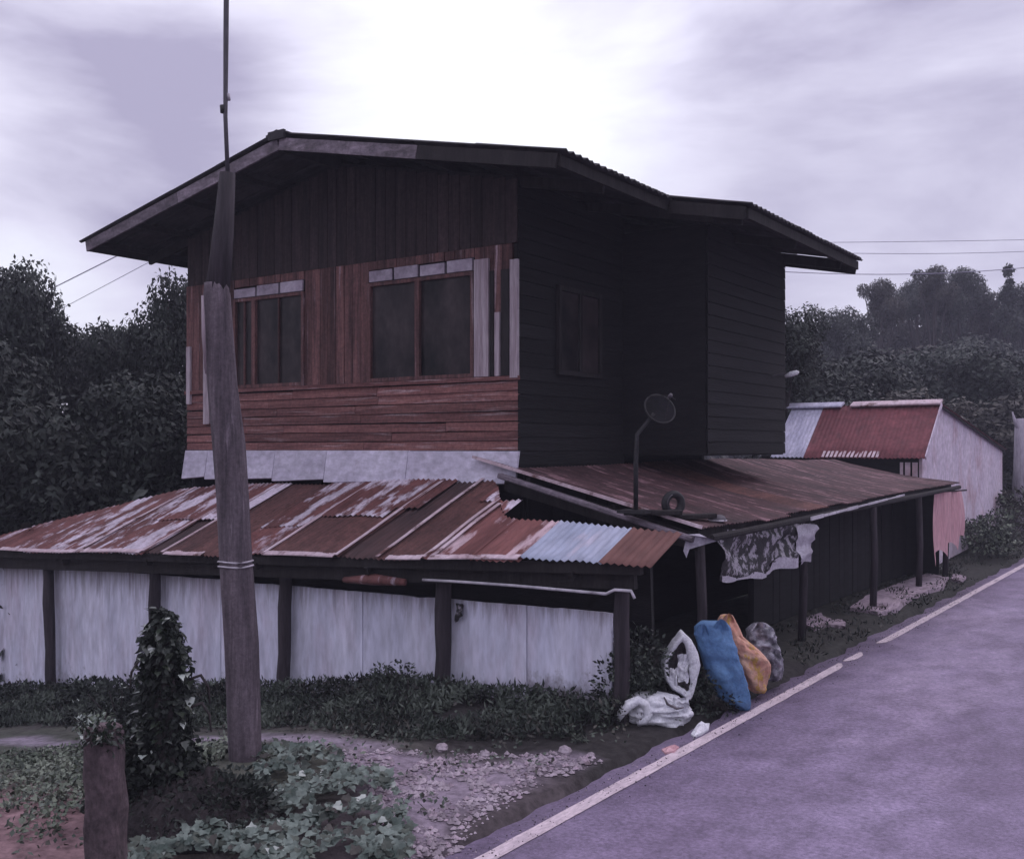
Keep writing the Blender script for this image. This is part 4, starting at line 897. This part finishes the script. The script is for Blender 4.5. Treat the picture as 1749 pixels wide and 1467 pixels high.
# weeds banked against the pale wall
def pick_weed(r_):
    u = r_.uniform(-16, -4.5); v = 6.55 + 1.85 * r_.random() ** .8
    lim = 6.62 + .16 * noise.noise(Vector((u * 1.5, 0, 7))) + .9 * sm(-6.2, -4.6, u)
    if v < lim: return None
    if noise.noise(Vector((u * 1.1, v * 1.6, 0))) < -.42: return None
    return Vector((u, v, gz(u, v)))
def weed_leaf(r_, p):
    hh = .02 + .24 * sm(6.6, 8.3, p.y) * (.65 + .5 * noise.noise(Vector((p.x * 1.2, p.y, 9)))) 
    c = p + UP * (hh * r_.random() ** .6); d = (rdir(r_) + UP * .5).normalized()
    vs, fs = leaf_pts(c, d, (rdir(r_) + UP * .6).normalized(), r_.uniform(.035, .10), r_.uniform(.012, .032)); return vs, fs, (0 if noise.noise(p * 1.7) + r_.uniform(-.3, .3) > -.05 else (1 if r_.random() < .75 else 2))
scatter('weeds', 46000, pick_weed, weed_leaf, [M['weed'], M['leaf_dark'], M['leaf_brown']], seed=4)
# broad-leaved creeper in the foreground
cre = [ground_hit(*p).to_2d() for p in ((440, 1290), (520, 1296), (600, 1310), (660, 1350), (695, 1400), (705, 1500), (180, 1500), (235, 1452), (330, 1425), (420, 1408), (432, 1340))]
bx0, bx1 = min(p.x for p in cre), max(p.x for p in cre); by0, by1 = min(p.y for p in cre), max(p.y for p in cre)
def pick_cre(r_):
    p = Vector((r_.uniform(bx0, bx1), r_.uniform(by0, by1)))
    if not inpoly(p, cre): return None
    if noise.noise(Vector((p.x * 3.1, p.y * 3.1, 2))) < -.12: return None
    return Vector((p.x, p.y, gz(p.x, p.y)))
def cre_leaf(r_, p):
    hh = .03 + .09 * (1 + noise.noise(Vector((p.x * 2.3, p.y * 2.3, 5)))); c = p + UP * (hh * r_.uniform(.55, 1.1)); a = r_.uniform(0, 6.283)
    n_ = (UP * 1.1 - FW * .5 + rdir(r_) * .55).normalized(); d = Vector((math.cos(a), math.sin(a), 0)); d = (d - n_ * d.dot(n_)).normalized()
    s_ = r_.uniform(.025, .085); vs, fs = leaf_pts(c, d, n_, s_, s_ * r_.uniform(.8, 1.1), .10, 1); z_ = r_.random(); return vs, fs, (1 if z_ < .25 else 2 if z_ < .30 else 3 if z_ < .33 else 0)
scatter('creeping_plants', 7200, pick_cre, cre_leaf, [M['creeper'], M['weed'], M['leaf_brown'], M['silver_leaf']], seed=5)
lowp = [ground_hit(*p).to_2d() for p in ((-60, 1285), (640, 1290), (560, 1310), (440, 1310), (300, 1340), (170, 1420), (60, 1440), (-60, 1430))]
cA = [min(p.x for p in lowp), max(p.x for p in lowp), min(p.y for p in lowp), max(p.y for p in lowp)]
def pick_low(r_):
    p = Vector((r_.uniform(cA[0], cA[1]), r_.uniform(cA[2], cA[3])))
    if not inpoly(p, lowp) or noise.noise(Vector((p.x * 2.6, p.y * 2.6, 2))) < -.12: return None
    return Vector((p.x, p.y, gz(p.x, p.y)))
def low_leaf(r_, p):
    c = p + UP * r_.uniform(.01, .07); n_ = (UP + rdir(r_) * .7).normalized(); vs, fs = leaf_pts(c, rdir(r_), n_, r_.uniform(.025, .06), r_.uniform(.02, .04)); return vs, fs, (1 if r_.random() < .3 else 0)
scatter('low_grass', 15000, pick_low, low_leaf, [M['lowgreen'], M['weed']], seed=6)
def pick_any(r_):
    u = r_.uniform(-9.5, -4.1); v = r_.uniform(3.5, 9.8)
    if noise.noise(Vector((u * 1.9, v * 1.9, 8))) < .1 or (u > -4.35 and v < 7): return None
    return Vector((u, v, gz(u, v)))
scatter('sparse_grass', 7000, pick_any, low_leaf, [M['weed'], M['leaf_brown']], seed=7)
def pick_verge(r_):
    u = r_.uniform(-5.2, -4.05); v = r_.uniform(9, 34)
    if noise.noise(Vector((u * 2, v * 1.2, 3))) < -.05: return None
    return Vector((u, v, gz(u, v)))
scatter('verge_grass', 6000, pick_verge, lambda r_, p: (*leaf_pts(p + UP * r_.uniform(0, .05), (rdir(r_) + UP).normalized(), rdir(r_), r_.uniform(.04, .1), .025), 0 if r_.random() < .6 else 1), [M['leaf_dark'], M['leaf_brown']], seed=8)
# gravel
def pick_grav(r_):
    gx0, gx1 = min(p.x for p in grav), max(p.x for p in grav); gy0, gy1 = min(p.y for p in grav), max(p.y for p in grav)
    p = Vector((r_.uniform(gx0 - .1, gx1 + .1), r_.uniform(gy0 - .1, gy1 + .1)))
    if not inpoly(p, grav) and polyd(p, grav) > .12 * r_.random(): return None
    if noise.noise(Vector((p.x * 4, p.y * 4, 1))) < -.2: return None
    return Vector((p.x, p.y, gz(p.x, p.y)))
def peb(r_, p):
    s_ = r_.choice((.008, .011, .014, .018, .03)) * r_.uniform(.7, 1.2); fs = [(0,1,2),(0,2,3),(0,3,4),(0,4,1),(5,2,1),(5,3,2),(5,4,3),(5,1,4)]
    a = r_.uniform(0, 3); ca, sa = math.cos(a), math.sin(a)
    base = [(0, 0, .7), (1, 0, .1), (0, .8, 0), (-1, 0, .1), (0, -.8, 0), (0, 0, -.5)]
    vs = [p + Vector((x*ca - y*sa, x*sa + y*ca, z + .2)) * s_ * r_.uniform(.8, 1.25) for x, y, z in base]; return vs, fs, 0 if r_.random() < .75 else 1
scatter('gravel', 8000, pick_grav, peb, [M['stone'], M['slab']], seed=9)
def pick_grit(r_):
    v = r_.uniform(2.5, 20); u = UE - .12 + abs(r_.gauss(0, .16)); return Vector((u, v, .008))
def grit(r_, p):
    vs, fs, k = peb(r_, p); vs = [p + (x - p) * .26 for x in vs]; return vs, fs, (0 if r_.random() < .4 else 1)
scatter('road_grit', 2600, pick_grit, grit, [M['stone'], M['soil']], seed=12)
# litter scraps: loose stones on the verge
for i, (x, y, s_, lab) in enumerate(((828, 1292, .05, 'pale stone at the near edge of the weeds'), (965, 1287, .06, 'whitish stone near the tip of the gravel patch'), (755, 1282, .06, 'pale angular stone where the weeds meet the gravel'), (1010, 1292, .035, 'small pale stone nearest the road line'))):
    p = ground_hit(x, y); q = MB(); r_ = random.Random(i)
    for j in range(5):
        for k in range(8):
            a = k * math.pi / 4; ph = math.pi * (j + .5) / 5; rr_ = s_ * (1 + .3 * noise.noise(Vector((math.cos(a) * 1.5, math.sin(a) * 1.5, ph + i * 5)))); q.v.append((rr_ * math.sin(ph) * math.cos(a), rr_ * .8 * math.sin(ph) * math.sin(a), s_ * .4 + rr_ * .7 * math.cos(ph)))
    q.f = [(j*8+k, (j+1)*8+k, (j+1)*8+(k+1) % 8, j*8+(k+1) % 8) for j in range(4) for k in range(8)] + [tuple(range(8)), tuple(range(32, 40))[::-1]]
    o = q.build('stone', M['stone'], None, False, (p.x, p.y, p.z)); tag(o, lab, 'stone', 'loose stones by the gravel')

# ------------------------------------------------------------------ rubbish sacks
def loft(px_rows, base_px, depth_scale, m, name, parent, origin, Y, seed, cre_=.03, n=36, rows=34, top_open=False, yoff=0.0):
    """px_rows: (y, xl, xr) outline rows of the real sack, turned into metres at its distance"""
    q = MB(); s_ = Y / F
    def row(t_):
        y = px_rows[0][0] + (px_rows[-1][0] - px_rows[0][0]) * t_
        for a, b2 in zip(px_rows, px_rows[1:]):
            if a[0] <= y <= b2[0]: k = (y - a[0]) / (b2[0] - a[0]); return y, a[1] + (b2[1]-a[1])*k, a[2] + (b2[2]-a[2])*k
        return px_rows[-1]
    for j in range(rows + 1):
        t_ = j / rows; y, xl, xr = row(t_); c = at_d((xl + xr) / 2, y, Y) - origin; w_ = (xr - xl) / 2 * s_
        dd = depth_scale * (.35 + .65 * math.sin(math.pi * (.12 + .8 * t_))) * min(1.0, w_ / .12 + .15)
        for i in range(n):
            a = 2 * math.pi * i / n; ca, sa = math.cos(a), math.sin(a)
            x = math.copysign(abs(ca) ** .8, ca) * w_; z = math.copysign(abs(sa) ** .75, sa) * dd
            f_ = noise.fractal(Vector((ca * 1.6 + seed, sa * 1.6, t_ * 4.2)), .6, 2.1, 4); g_2 = abs(noise.noise(Vector((ca * 3.2, seed + sa * 3.2 + t_ * 2, t_ * 6))))
            k = 1 + cre_ * 3.2 * f_ * 1.0 - cre_ * 4 * g_2 + cre_ * .8
            q.v.append(tuple(c + RT * x * (1 + (k - 1) * .35) + FW * (z * k + yoff)))
    q.f = [(j*n+i, j*n+(i+1) % n, (j+1)*n+(i+1) % n, (j+1)*n+i) for j in range(rows) for i in range(n)]
    q.f += [tuple(range(rows*n, (rows+1)*n))] + ([] if top_open else [tuple(range(n))[::-1]])
    return q.build(name, m, parent, True)
# blue sack
Yb = 10.05; ob = on_z(1262, 1212)
blue = thing('blue_sack', 'full blue woven sack leaning beside the road line', 'sack', ob)
loft([(1062, 1196, 1240), (1070, 1186, 1246), (1085, 1186, 1250), (1110, 1194, 1258), (1150, 1206, 1270), (1185, 1220, 1281), (1198, 1238, 1282), (1208, 1258, 1281), (1217, 1270, 1278)], 0, .17, M['blue_sack'], 'sack_body', blue, ob, Yb, 1.0, .07)
q = MB(); 
def ear(x, y, w_, h, Y, o_, seed):
    c = at_d(x, y, Y) - o_
    def f_(s, t_): 
        k = math.sin(math.pi * s) ** .6; return tuple(c + RT * ((s - .5) * w_ * (1 - .35 * t_)) + UP * (h * t_ * (.6 + .4 * k)) + FW * (.03 * math.sin(s * 9 + seed) * (1 - t_ * .3) - .04 * t_))
    return f_
q.grid(ear(1198, 1085, .14, .12, Yb - .1, ob, 1), 10, 5); q.grid(ear(1230, 1076, .17, .11, Yb - .1, ob, 3), 10, 5); q.build('gathered_mouth', M['blue_sack'], blue, True)
# orange sack behind
Yo = 10.5; oo = on_z(1298, 1190)
orange = thing('orange_sack', 'salmon and yellow sack standing behind the blue sack', 'sack', oo)
loft([(1050, 1232, 1250), (1060, 1226, 1256), (1085, 1228, 1266), (1110, 1240, 1296), (1130, 1250, 1312), (1150, 1258, 1314), (1168, 1264, 1312), (1182, 1286, 1306)], 0, .16, M['orange_sack'], 'sack_body', orange, oo, Yo, 4.0, .10)
q = MB(); q.grid(ear(1243, 1062, .13, .09, Yo - .06, oo, 2), 10, 5); q.build('gathered_mouth', M['orange_sack'], orange, True)
# clear/grey plastic bag
Yg = 10.9; og = on_z(1315, 1165)
grey = thing('grey_plastic_bag', 'crumpled shiny grey plastic bag propped behind the orange sack', 'bag', og)
loft([(1064, 1288, 1308), (1074, 1276, 1320), (1095, 1274, 1326), (1115, 1284, 1332), (1135, 1305, 1337), (1160, 1300, 1334)], 0, .15, M['grey_plastic'], 'bag_body', grey, og, Yg, 8.0, .14)
q = MB(); q.grid(ear(1298, 1078, .18, .10, Yg - .1, og, 5), 12, 5); q.build('knotted_top', M['grey_plastic'], grey, True)
# white gaping sack: pale shell, mouth shade put into the dark lining colour
Yw = 9.75; ow = on_z(1180, 1215)
wsk = thing('white_sack', 'open-mouthed white sack with torn side standing left of the blue sack', 'sack', ow)
rim = [(1166, 1080), (1152, 1096), (1137, 1120), (1132, 1138), (1137, 1160), (1148, 1176), (1162, 1184), (1178, 1196), (1184, 1184), (1190, 1160), (1196, 1136), (1192, 1116), (1182, 1096)]
cxm, cym = 1164, 1136
def rimp(a, k, dy=0.0):
    i = a * len(rim); i0 = int(i) % len(rim); i1 = (i0 + 1) % len(rim); f_ = i - int(i)
    x = rim[i0][0] * (1-f_) + rim[i1][0] * f_; y = rim[i0][1] * (1-f_) + rim[i1][1] * f_
    return at_d(cxm + (x - cxm) * k, cym + (y - cym) * k, Yw) - ow + FW * dy
q = MB(); nn_ = 40; prof = [(1.0, -.02), (1.05, .04), (1.03, .12), (.9, .22), (.6, .28), (.02, .3)]
for k, dy in prof:
    for i in range(nn_): q.v.append(tuple(rimp(i / nn_, k * (1 + .03 * noise.noise(Vector((i * .7, dy * 9, 0)))), dy + .03 * noise.noise(Vector((i * .4, k * 4, 3))))))
q.f = [(j*nn_+i, j*nn_+(i+1) % nn_, (j+1)*nn_+(i+1) % nn_, (j+1)*nn_+i) for j in range(len(prof)-1) for i in range(nn_)]
q.build('sack_body', M['white_bag'], wsk, True)
q = MB(); prof = [(1.0, -.022), (.93, -.045), (.82, -.03), (.74, .0)]
for k, dy in prof:
    for i in range(nn_):
        ex = .10 * noise.noise(Vector((i * .9, 4, k))) - (.34 * sm(.62, .72, i / nn_) * sm(1.0, .88, i / nn_) if k < .9 else 0)
        q.v.append(tuple(rimp(i / nn_, max(.3, k + (ex if k < .95 else 0)), dy + .02 * noise.noise(Vector((i * .8, k * 9, 1))))))
q.f = [(j*nn_+i, (j+1)*nn_+i, (j+1)*nn_+(i+1) % nn_, j*nn_+(i+1) % nn_) for j in range(len(prof)-1) for i in range(nn_)]
q.build('rolled_rim', M['white_bag'], wsk, True)
q = MB(); prof = [(.80, .02), (.6, .10), (.3, .16), (.02, .17)]
for k, dy in prof:
    for i in range(nn_): q.v.append(tuple(rimp(i / nn_, k, dy + .03 * noise.noise(Vector((i * .6, k * 5, 3))))))
q.f = [(j*nn_+i, (j+1)*nn_+i, (j+1)*nn_+(i+1) % nn_, j*nn_+(i+1) % nn_) for j in range(len(prof)-1) for i in range(nn_)]
q.build('lining_shade', M['bag_inside_shade'], wsk, True)
def crumple(cx, cy, w_, h, Y, o_, seed, dy=-.02):
    c = at_d(cx, cy, Y) - o_
    def f_(s, t_):
        n1 = noise.fractal(Vector((s * 3 + seed, t_ * 3, 0)), .6, 2, 4); e_ = 1 + .25 * noise.noise(Vector((s * 4, t_ * 4, seed)))
        return tuple(c + RT * ((s - .5) * w_ * e_ + .02 * n1) + UP * ((t_ - .5) * h * e_) + FW * (dy + .05 * n1))
    return f_
q = MB(); q.grid(crumple(1166, 1140, .10, .26, Yw, ow, 2), 10, 16); q.grid(crumple(1150, 1155, .07, .16, Yw, ow, 7), 8, 10); q.build('torn_strip', M['white_bag'], wsk, True)
# crumpled white bag on the ground
cw = on_z(1118, 1238); oc = cw
cru = thing('white_crumpled_bag', 'crumpled white plastic bag lying flat in front of the white sack', 'bag', oc)
Yc = (cw - Vector((0, 0, CH))).dot(FW) + .12
def blob(rows_, Y, name, m, parent, o_, seed, dep, cre_): return loft(rows_, 0, dep, m, name, parent, o_, Y, seed, cre_, 40, 26)
blob([(1184, 1088, 1134), (1190, 1078, 1160), (1200, 1068, 1174), (1212, 1062, 1180), (1224, 1062, 1178), (1234, 1086, 1176), (1243, 1112, 1160)], Yc, 'bag_body', M['white_bag'], cru, oc, 3.3, .20, .10)
q = MB()
q.tube([at_d(x, y, Yc - .2) - oc for x, y in ((1056, 1230), (1062, 1216), (1074, 1204), (1090, 1196), (1102, 1204), (1108, 1220), (1100, 1232), (1088, 1236))], [.02, .045, .05, .045, .04, .045, .04, .025], 10, jit=.5); q.build('twisted_loop', M['white_bag'], cru, True)
q = MB(); q.grid(crumple(1092, 1218, .075, .12, Yc, oc, 4, -.19), 8, 8); q.build('hollow_shade', M['bag_inside_shade'], cru, True)  # dark sheet stands for the shade in the bag's hollow
q = MB(); q.tube([at_d(x, y, Yc - .235) - oc for x, y in ((1134, 1190), (1140, 1202), (1156, 1210), (1168, 1208))], [.006, .012, .012, .005], 6, jit=.3); q.build('crease_shade', M['bag_inside_shade'], cru, True)  # dark tube laid on the bag as painted shade of a crease
q = MB(); q.grid(crumple(1158, 1192, .15, .09, Yc, oc, 9, -.16), 12, 8); q.build('raised_fold', M['white_bag'], cru, True)
def scrapf(o_, px, name, label, m, hz=.035, cat='litter', grp='scraps of litter by the sacks'):
    ps = [on_z(*p, .03) for p in px]; c = sum(ps, Vector()) / len(ps); q = MB(); n_ = len(ps)
    q.v = [(p.x - c.x, p.y - c.y, .015 + .01 * (i % 2)) for i, p in enumerate(ps)] + [((p.x - c.x) * .5, (p.y - c.y) * .5, hz + .012 * (i % 3)) for i, p in enumerate(ps)] + [(p.x - c.x, p.y - c.y, 0.0) for p in ps]
    q.f = [(i, (i+1) % n_, n_+(i+1) % n_, n_+i) for i in range(n_)] + [tuple(range(n_, 2*n_))] + [(i, 2*n_+i, 2*n_+(i+1) % n_, (i+1) % n_) for i in range(n_)]
    o = q.build(name, m, None, False, (c.x, c.y, gz(c.x, c.y) + .002)); tag(o, label, cat, grp); return o
scrapf(None, [(1180, 1250), (1188, 1240), (1200, 1236), (1212, 1234), (1210, 1242), (1198, 1250), (1186, 1254)], 'plastic_scrap', 'small white plastic scrap between the crumpled bag and the road line', M['white_bag'], .05)
scrapf(None, [(1130, 1276), (1145, 1272), (1160, 1272), (1152, 1280), (1136, 1282)], 'plastic_scrap', 'faint pinkish plastic scrap on the dirt below the crumpled bag', M['curtain'], .02)

# ------------------------------------------------------------------ trees
def crown_mesh(name, seed, rx, rz_, nl, nleaf, ls, m, shape='round', lob=(.28, .5), spill=.16):
    r_ = random.Random(seed); lobes = []
    for _ in range(nl):
        d = rdir(r_); k = r_.uniform(.35, .85); z = d.z * rz_ * k
        if shape == 'tall': w_ = rx * (1 - .75 * max(0, (z / rz_ + 1) / 2)); c = Vector((d.x * w_ * .7, d.y * w_ * .7, z)); rad_ = rx * r_.uniform(.25, .42) * (1 - .6 * (z / rz_ + 1) / 2)
        else: c = Vector((d.x * rx * k, d.y * rx * k, z)); rad_ = rx * r_.uniform(*lob)
        lobes.append((c, rad_))
    q = MB(); tot = sum(b2 ** 2 for a, b2 in lobes)
    for c, rad_ in lobes:
        for _ in range(int(nleaf * rad_ ** 2 / tot)):
            d = rdir(r_); p = c + Vector((d.x, d.y, d.z * .85)) * rad_ * (r_.uniform(.55, 1.0) + .22 * noise.noise((c + d * rad_) * 1.7) + (r_.random() ** 6) * spill)
            n_ = (d + rdir(r_) * .9 + UP * .3).normalized(); dd = rdir(r_); dd = (dd - n_ * dd.dot(n_)).normalized()
            vs, fs = leaf_pts(p, dd, n_, ls * r_.uniform(.6, 1.35), ls * .55 * r_.uniform(.7, 1.3), .12); q.add(vs, fs)
    return q.mesh(name, m), lobes
def tree(label, base, h, me, lobes, cz_, scale, rot, group, cat='tree', name='broadleaf_tree', bark='bark', trunk_r=.14):
    t_ = thing(name, label, cat, base, rot, group)
    q = MB(); top = Vector((0, 0, cz_)); bend = Vector((.2, .1, 0))
    q.tube([Vector((0, 0, -.4)), top * .35 + bend * .6, top * .75 + bend, top + Vector((0, 0, .4))], [trunk_r * 1.3, trunk_r, trunk_r * .7, trunk_r * .35], 9, jit=.2)
    for c, rad_ in lobes[:8]:
        e_ = Vector((c.x * scale[0], c.y * scale[1], c.z * scale[2])) + top; s0 = top * .6 + bend * .8; q.tube([s0, s0.lerp(e_, .55) + UP * .15, e_], [trunk_r * .42, trunk_r * .28, trunk_r * .1], 6)
    q.build('trunk', M[bark], t_, True)
    o = link(me, 'crown', t_, (0, 0, cz_)); o.scale = scale; return t_
cA1, lA1 = crown_mesh('crown_a', 21, 2.3, 2.0, 26, 15000, .17, M['leaf_dark'])
cA2, lA2 = crown_mesh('crown_b', 22, 2.2, 1.9, 22, 13000, .16, M['leaf_dark'], lob=(.2, .42))
cB1, lB1 = crown_mesh('crown_c', 23, 2.6, 2.4, 16, 16000, .19, M['leaf_mid'], spill=.1)
cB2, lB2 = crown_mesh('crown_d', 24, 2.4, 2.6, 15, 15000, .19, M['leaf_brown'], lob=(.26, .46), spill=.1)
cT, lT = crown_mesh('crown_e', 25, 1.5, 3.6, 34, 6000, .24, M['leaf_mid'], 'tall')
def tb(x, Y, dz=0.0):
    p = at_d(x, 765, Y); return Vector((p.x, p.y, gz(p.x, p.y) + dz))
# (px x, depth, top px y, width scale, crown kind, label)
TR = [
 (30, 21, 405, .50, 0, 'tall dark tree at the left edge whose crown rises above its neighbours'),
 (140, 24, 528, .72, 1, 'dark tree with the lowest crown top, under the gap of sky left of the house'),
 (222, 22.5, 500, .50, 0, 'dark rounded tree between the sky gap and the house'),
 (292, 21, 438, .46, 1, 'dark tree touching the left eave of the house'),
 (-75, 18, 500, .9, 0, 'dark tree cut off by the left edge of the photo'),
 (60, 17.5, 640, .85, 1, 'lower dark tree in front of the tall one at left'),
 (170, 18, 650, .85, 0, 'lower dark tree over the far end of the rusty roof'),
 (265, 18.5, 600, .7, 1, 'lower dark tree hugging the left wall of the house'),
]
for i, (x, Y, ty, s, k, lab) in enumerate(TR):
    b0 = tb(x, Y); topz = at_d(x, ty, Y).z - b0.z; me, lb = ((cA1, lA1), (cA2, lA2))[k]
    sz = max(s * 1.1, .9 if ty < 600 else .8); rzv = 2.25 * sz; cz_ = topz - rzv
    tree(lab, b0, topz, me, lb, cz_, (s, s, sz), R.uniform(0, 6), 'dark trees left of the house')
TR2 = [
 (1330, 24, 500, .42, 0, 'dark tree directly behind the far corner of the house'),
 (1400, 30, 590, .9, 1, 'dark low tree behind the left end of the shed roof'),
 (1470, 33, 560, 1.0, 0, 'dark tree rising behind the middle of the shed roof'),
 (1545, 30, 610, .85, 3, 'brownish tree behind the shed ridge'),
 (1640, 36, 570, 1.1, 1, 'dark tree behind the shed gable'),
 (1730, 34, 620, 1.0, 3, 'brownish tree at the right edge behind the pale trunks'),
 (1432, 52, 500, .7, 2, 'hazy tree on the slope with a low crown left of the hill top'),
 (1508, 56, 455, .50, 3, 'hazy tree on the slope, first to rise clearly into the sky'),
 (1562, 60, 462, .46, 2, 'hazy tree on the slope just left of the highest crown'),
 (1597, 56, 434, .46, 3, 'highest hazy tree crown on the slope'),
 (1640, 60, 440, .58, 2, 'hazy tree on the slope just right of the highest crown'),
 (1690, 62, 480, .5, 3, 'hazy tree with a lower top between the highest crown and the pointed tree'),
 (1758, 60, 462, .55, 2, 'hazy broad tree cut off by the right edge'),
 (1600, 46, 560, 1.3, 2, 'mid-distance tree halfway down the slope behind the shed'),
 (1500, 44, 580, 1.3, 3, 'mid-distance brownish tree lower on the slope behind the shed roof'),
 (1700, 46, 580, 1.3, 2, 'mid-distance tree low on the slope near the right edge'),
 (1455, 66, 512, 1.1, 2, 'far hazy tree under the gap of sky right of the house'),
 (1530, 66, 492, 1.15, 3, 'far hazy broad tree filling the slope left of the highest crown'),
 (1612, 66, 482, 1.15, 2, 'far hazy broad tree filling the slope below the highest crown'),
 (1690, 67, 500, 1.1, 3, 'far hazy broad tree filling the slope below the pointed tree'),
 (1765, 66, 492, 1.15, 2, 'far hazy broad tree filling the slope at the right edge'),
 (1560, 51, 545, 1.1, 3, 'mid-distance tree on the slope straight above the shed roof'),
 (1650, 51, 540, 1.1, 2, 'mid-distance tree on the slope straight above the shed gable'),
 (1790, 40, 560, 1.2, 3, 'brownish tree just outside the right edge'),
]
for i, (x, Y, ty, s, k, lab) in enumerate(TR2):
    b0 = tb(x, Y); topz = at_d(x, ty, Y).z - b0.z; me, lb, rz0 = ((cA1, lA1, 2.35), (cA2, lA2, 2.2), (cB1, lB1, 2.8), (cB2, lB2, 2.9))[k]
    sz = min(max(s, topz / 2 / rz0 * .8), max(s * 1.35, 0.5)); cz_ = topz - rz0 * sz
    tree(lab, b0, topz, me, lb, cz_, (s * 1.15, s * 1.15, sz), R.uniform(0, 6), 'trees on the slope right of the house')
b0 = tb(1723, 58); topz = at_d(1723, 434, 58).z - b0.z
tree('slender pointed tree rising above the slope near the right edge', b0, topz, cT, lT, topz - 3.7, (.8, .8, 1.05), 1.0, 'trees on the slope right of the house', name='conifer_tree')
# far wood closing the horizon
def pick_far(r_):
    a = r_.uniform(-.85, .85); Y = r_.uniform(70, 95); p = FW * Y + RT * (Y * a); h = 6 + 3.0 * noise.noise(Vector((a * 9, Y * .05, 0))) + 3 * sm(.2, .5, a); g = gz(p.x, p.y)
    return Vector((p.x, p.y, g + h * r_.random() ** .5))
def far_leaf(r_, p):
    vs, fs = leaf_pts(p, rdir(r_), (rdir(r_) + UP * .5 - FW * .5).normalized(), r_.uniform(.7, 1.4), r_.uniform(.4, .8)); return vs, fs, 0 if r_.random() < .5 else 1
scatter('far_wood', 26000, pick_far, far_leaf, [M['leaf_mid'], M['leaf_brown']], seed=31)
# undergrowth beneath the trees on both sides
def pick_under(r_):
    if r_.random() < .5: x = r_.uniform(-120, 330); Y = r_.uniform(15.5, 26)
    else: x = r_.uniform(1380, 1850); Y = r_.uniform(29, 42)
    p = at_d(x, 765, Y); g = gz(p.x, p.y)
    if p.y < 16.5 and p.x > -13.4: return None
    if p.x > -6.3 and p.x < 5: return None
    return Vector((p.x, p.y, g + (2.3 + .8 * noise.noise(Vector((x * .02, Y * .5, 0)))) * r_.random() ** .7))
scatter('undergrowth', 26000, pick_under, lambda r_, p: (*leaf_pts(p, rdir(r_), (rdir(r_) + UP * .5).normalized(), r_.uniform(.12, .3), r_.uniform(.08, .16)), 0 if r_.random() < .7 else 1), [M['leaf_dark'], M['leaf_mid']], seed=32)
# pale bare trunks and a pale hut at the right edge
for i, (x, y0, y1, Y, w_) in enumerate(((1707, 738, 800, 33, .24), (1744, 735, 860, 31, .34))):
    b0 = tb(x, Y); t_ = thing('bare_tree', 'pale bare trunk just right of the shed gable' if i == 0 else 'thick pale bare trunk at the right edge of the photo', 'tree', b0, 0, 'pale bare trunks beyond the shed')
    H_ = at_d(x, y0 - 20, Y).z - b0.z; q = MB(); q.tube([(0, 0, -.3), (.05, 0, H_ * .5), (-.03, .05, H_)], [w_, w_ * .85, w_ * .45], 10, jit=.3); q.build('trunk', M['pale_bark'], t_, True)
    q = MB(); q.tube([(0, 0, H_ * .7), (.2, .1, H_ * .9), (.3, .1, H_ * 1.02)], [.09, .06, .03], 7); q.tube([(0, 0, H_ * .85), (-.15, -.1, H_ * .98), (-.22, -.1, H_ * 1.06)], [.08, .05, .02], 7); q.build('limb', M['pale_bark'], t_, True)

# ------------------------------------------------------------------ overhead cables
def cable(pts, r_, label, sag=.0):
    a, b2 = [at_d(*p) for p in pts]; q = MB(); c = (a + b2) / 2
    q.tube([a.lerp(b2, i / 24) - c - UP * (sag * 4 * (i / 24) * (1 - i / 24)) for i in range(25)], r_, 6)
    o = q.build('overhead_cable', M['wire'], None, True, tuple(c)); tag(o, label, 'cable', 'overhead cables')
cable(((-160, 618, 30), (330, 372, 26)), .016, 'upper thin cable crossing the sky gap left of the house')
cable(((-160, 668, 30), (330, 408, 26)), .009, 'lower thin cable crossing the sky gap left of the house')
cable(((1290, 415, 24), (2100, 400, 30)), .007, 'topmost thin cable right of the roof tip', .05)
cable(((1290, 428, 24), (2100, 402, 30)), .007, 'second thin cable right of the roof tip', .25)
cable(((1300, 462, 24), (2100, 395, 30)), .009, 'lowest thin cable running from under the roof tip to the right', .5)

# ------------------------------------------------------------------ haze
hz = MB(); hz.box((-155, -65, -8), (155, 175, 32))
ho = hz.build('haze', None); tag(ho, kind='stuff'); ho.visible_shadow = True
hm = bpy.data.materials.new('haze'); hm.use_nodes = True; t = hm.node_tree; t.nodes.clear()
o_ = t.nodes.new('ShaderNodeOutputMaterial'); pv = t.nodes.new('ShaderNodeVolumePrincipled'); pv.inputs['Color'].default_value = (0.80, 0.80, 0.98, 1); pv.inputs['Density'].default_value = 0.0018; pv.inputs['Anisotropy'].default_value = 0.1
t.links.new(pv.outputs[0], o_.inputs['Volume']); ho.data.materials.append(hm)
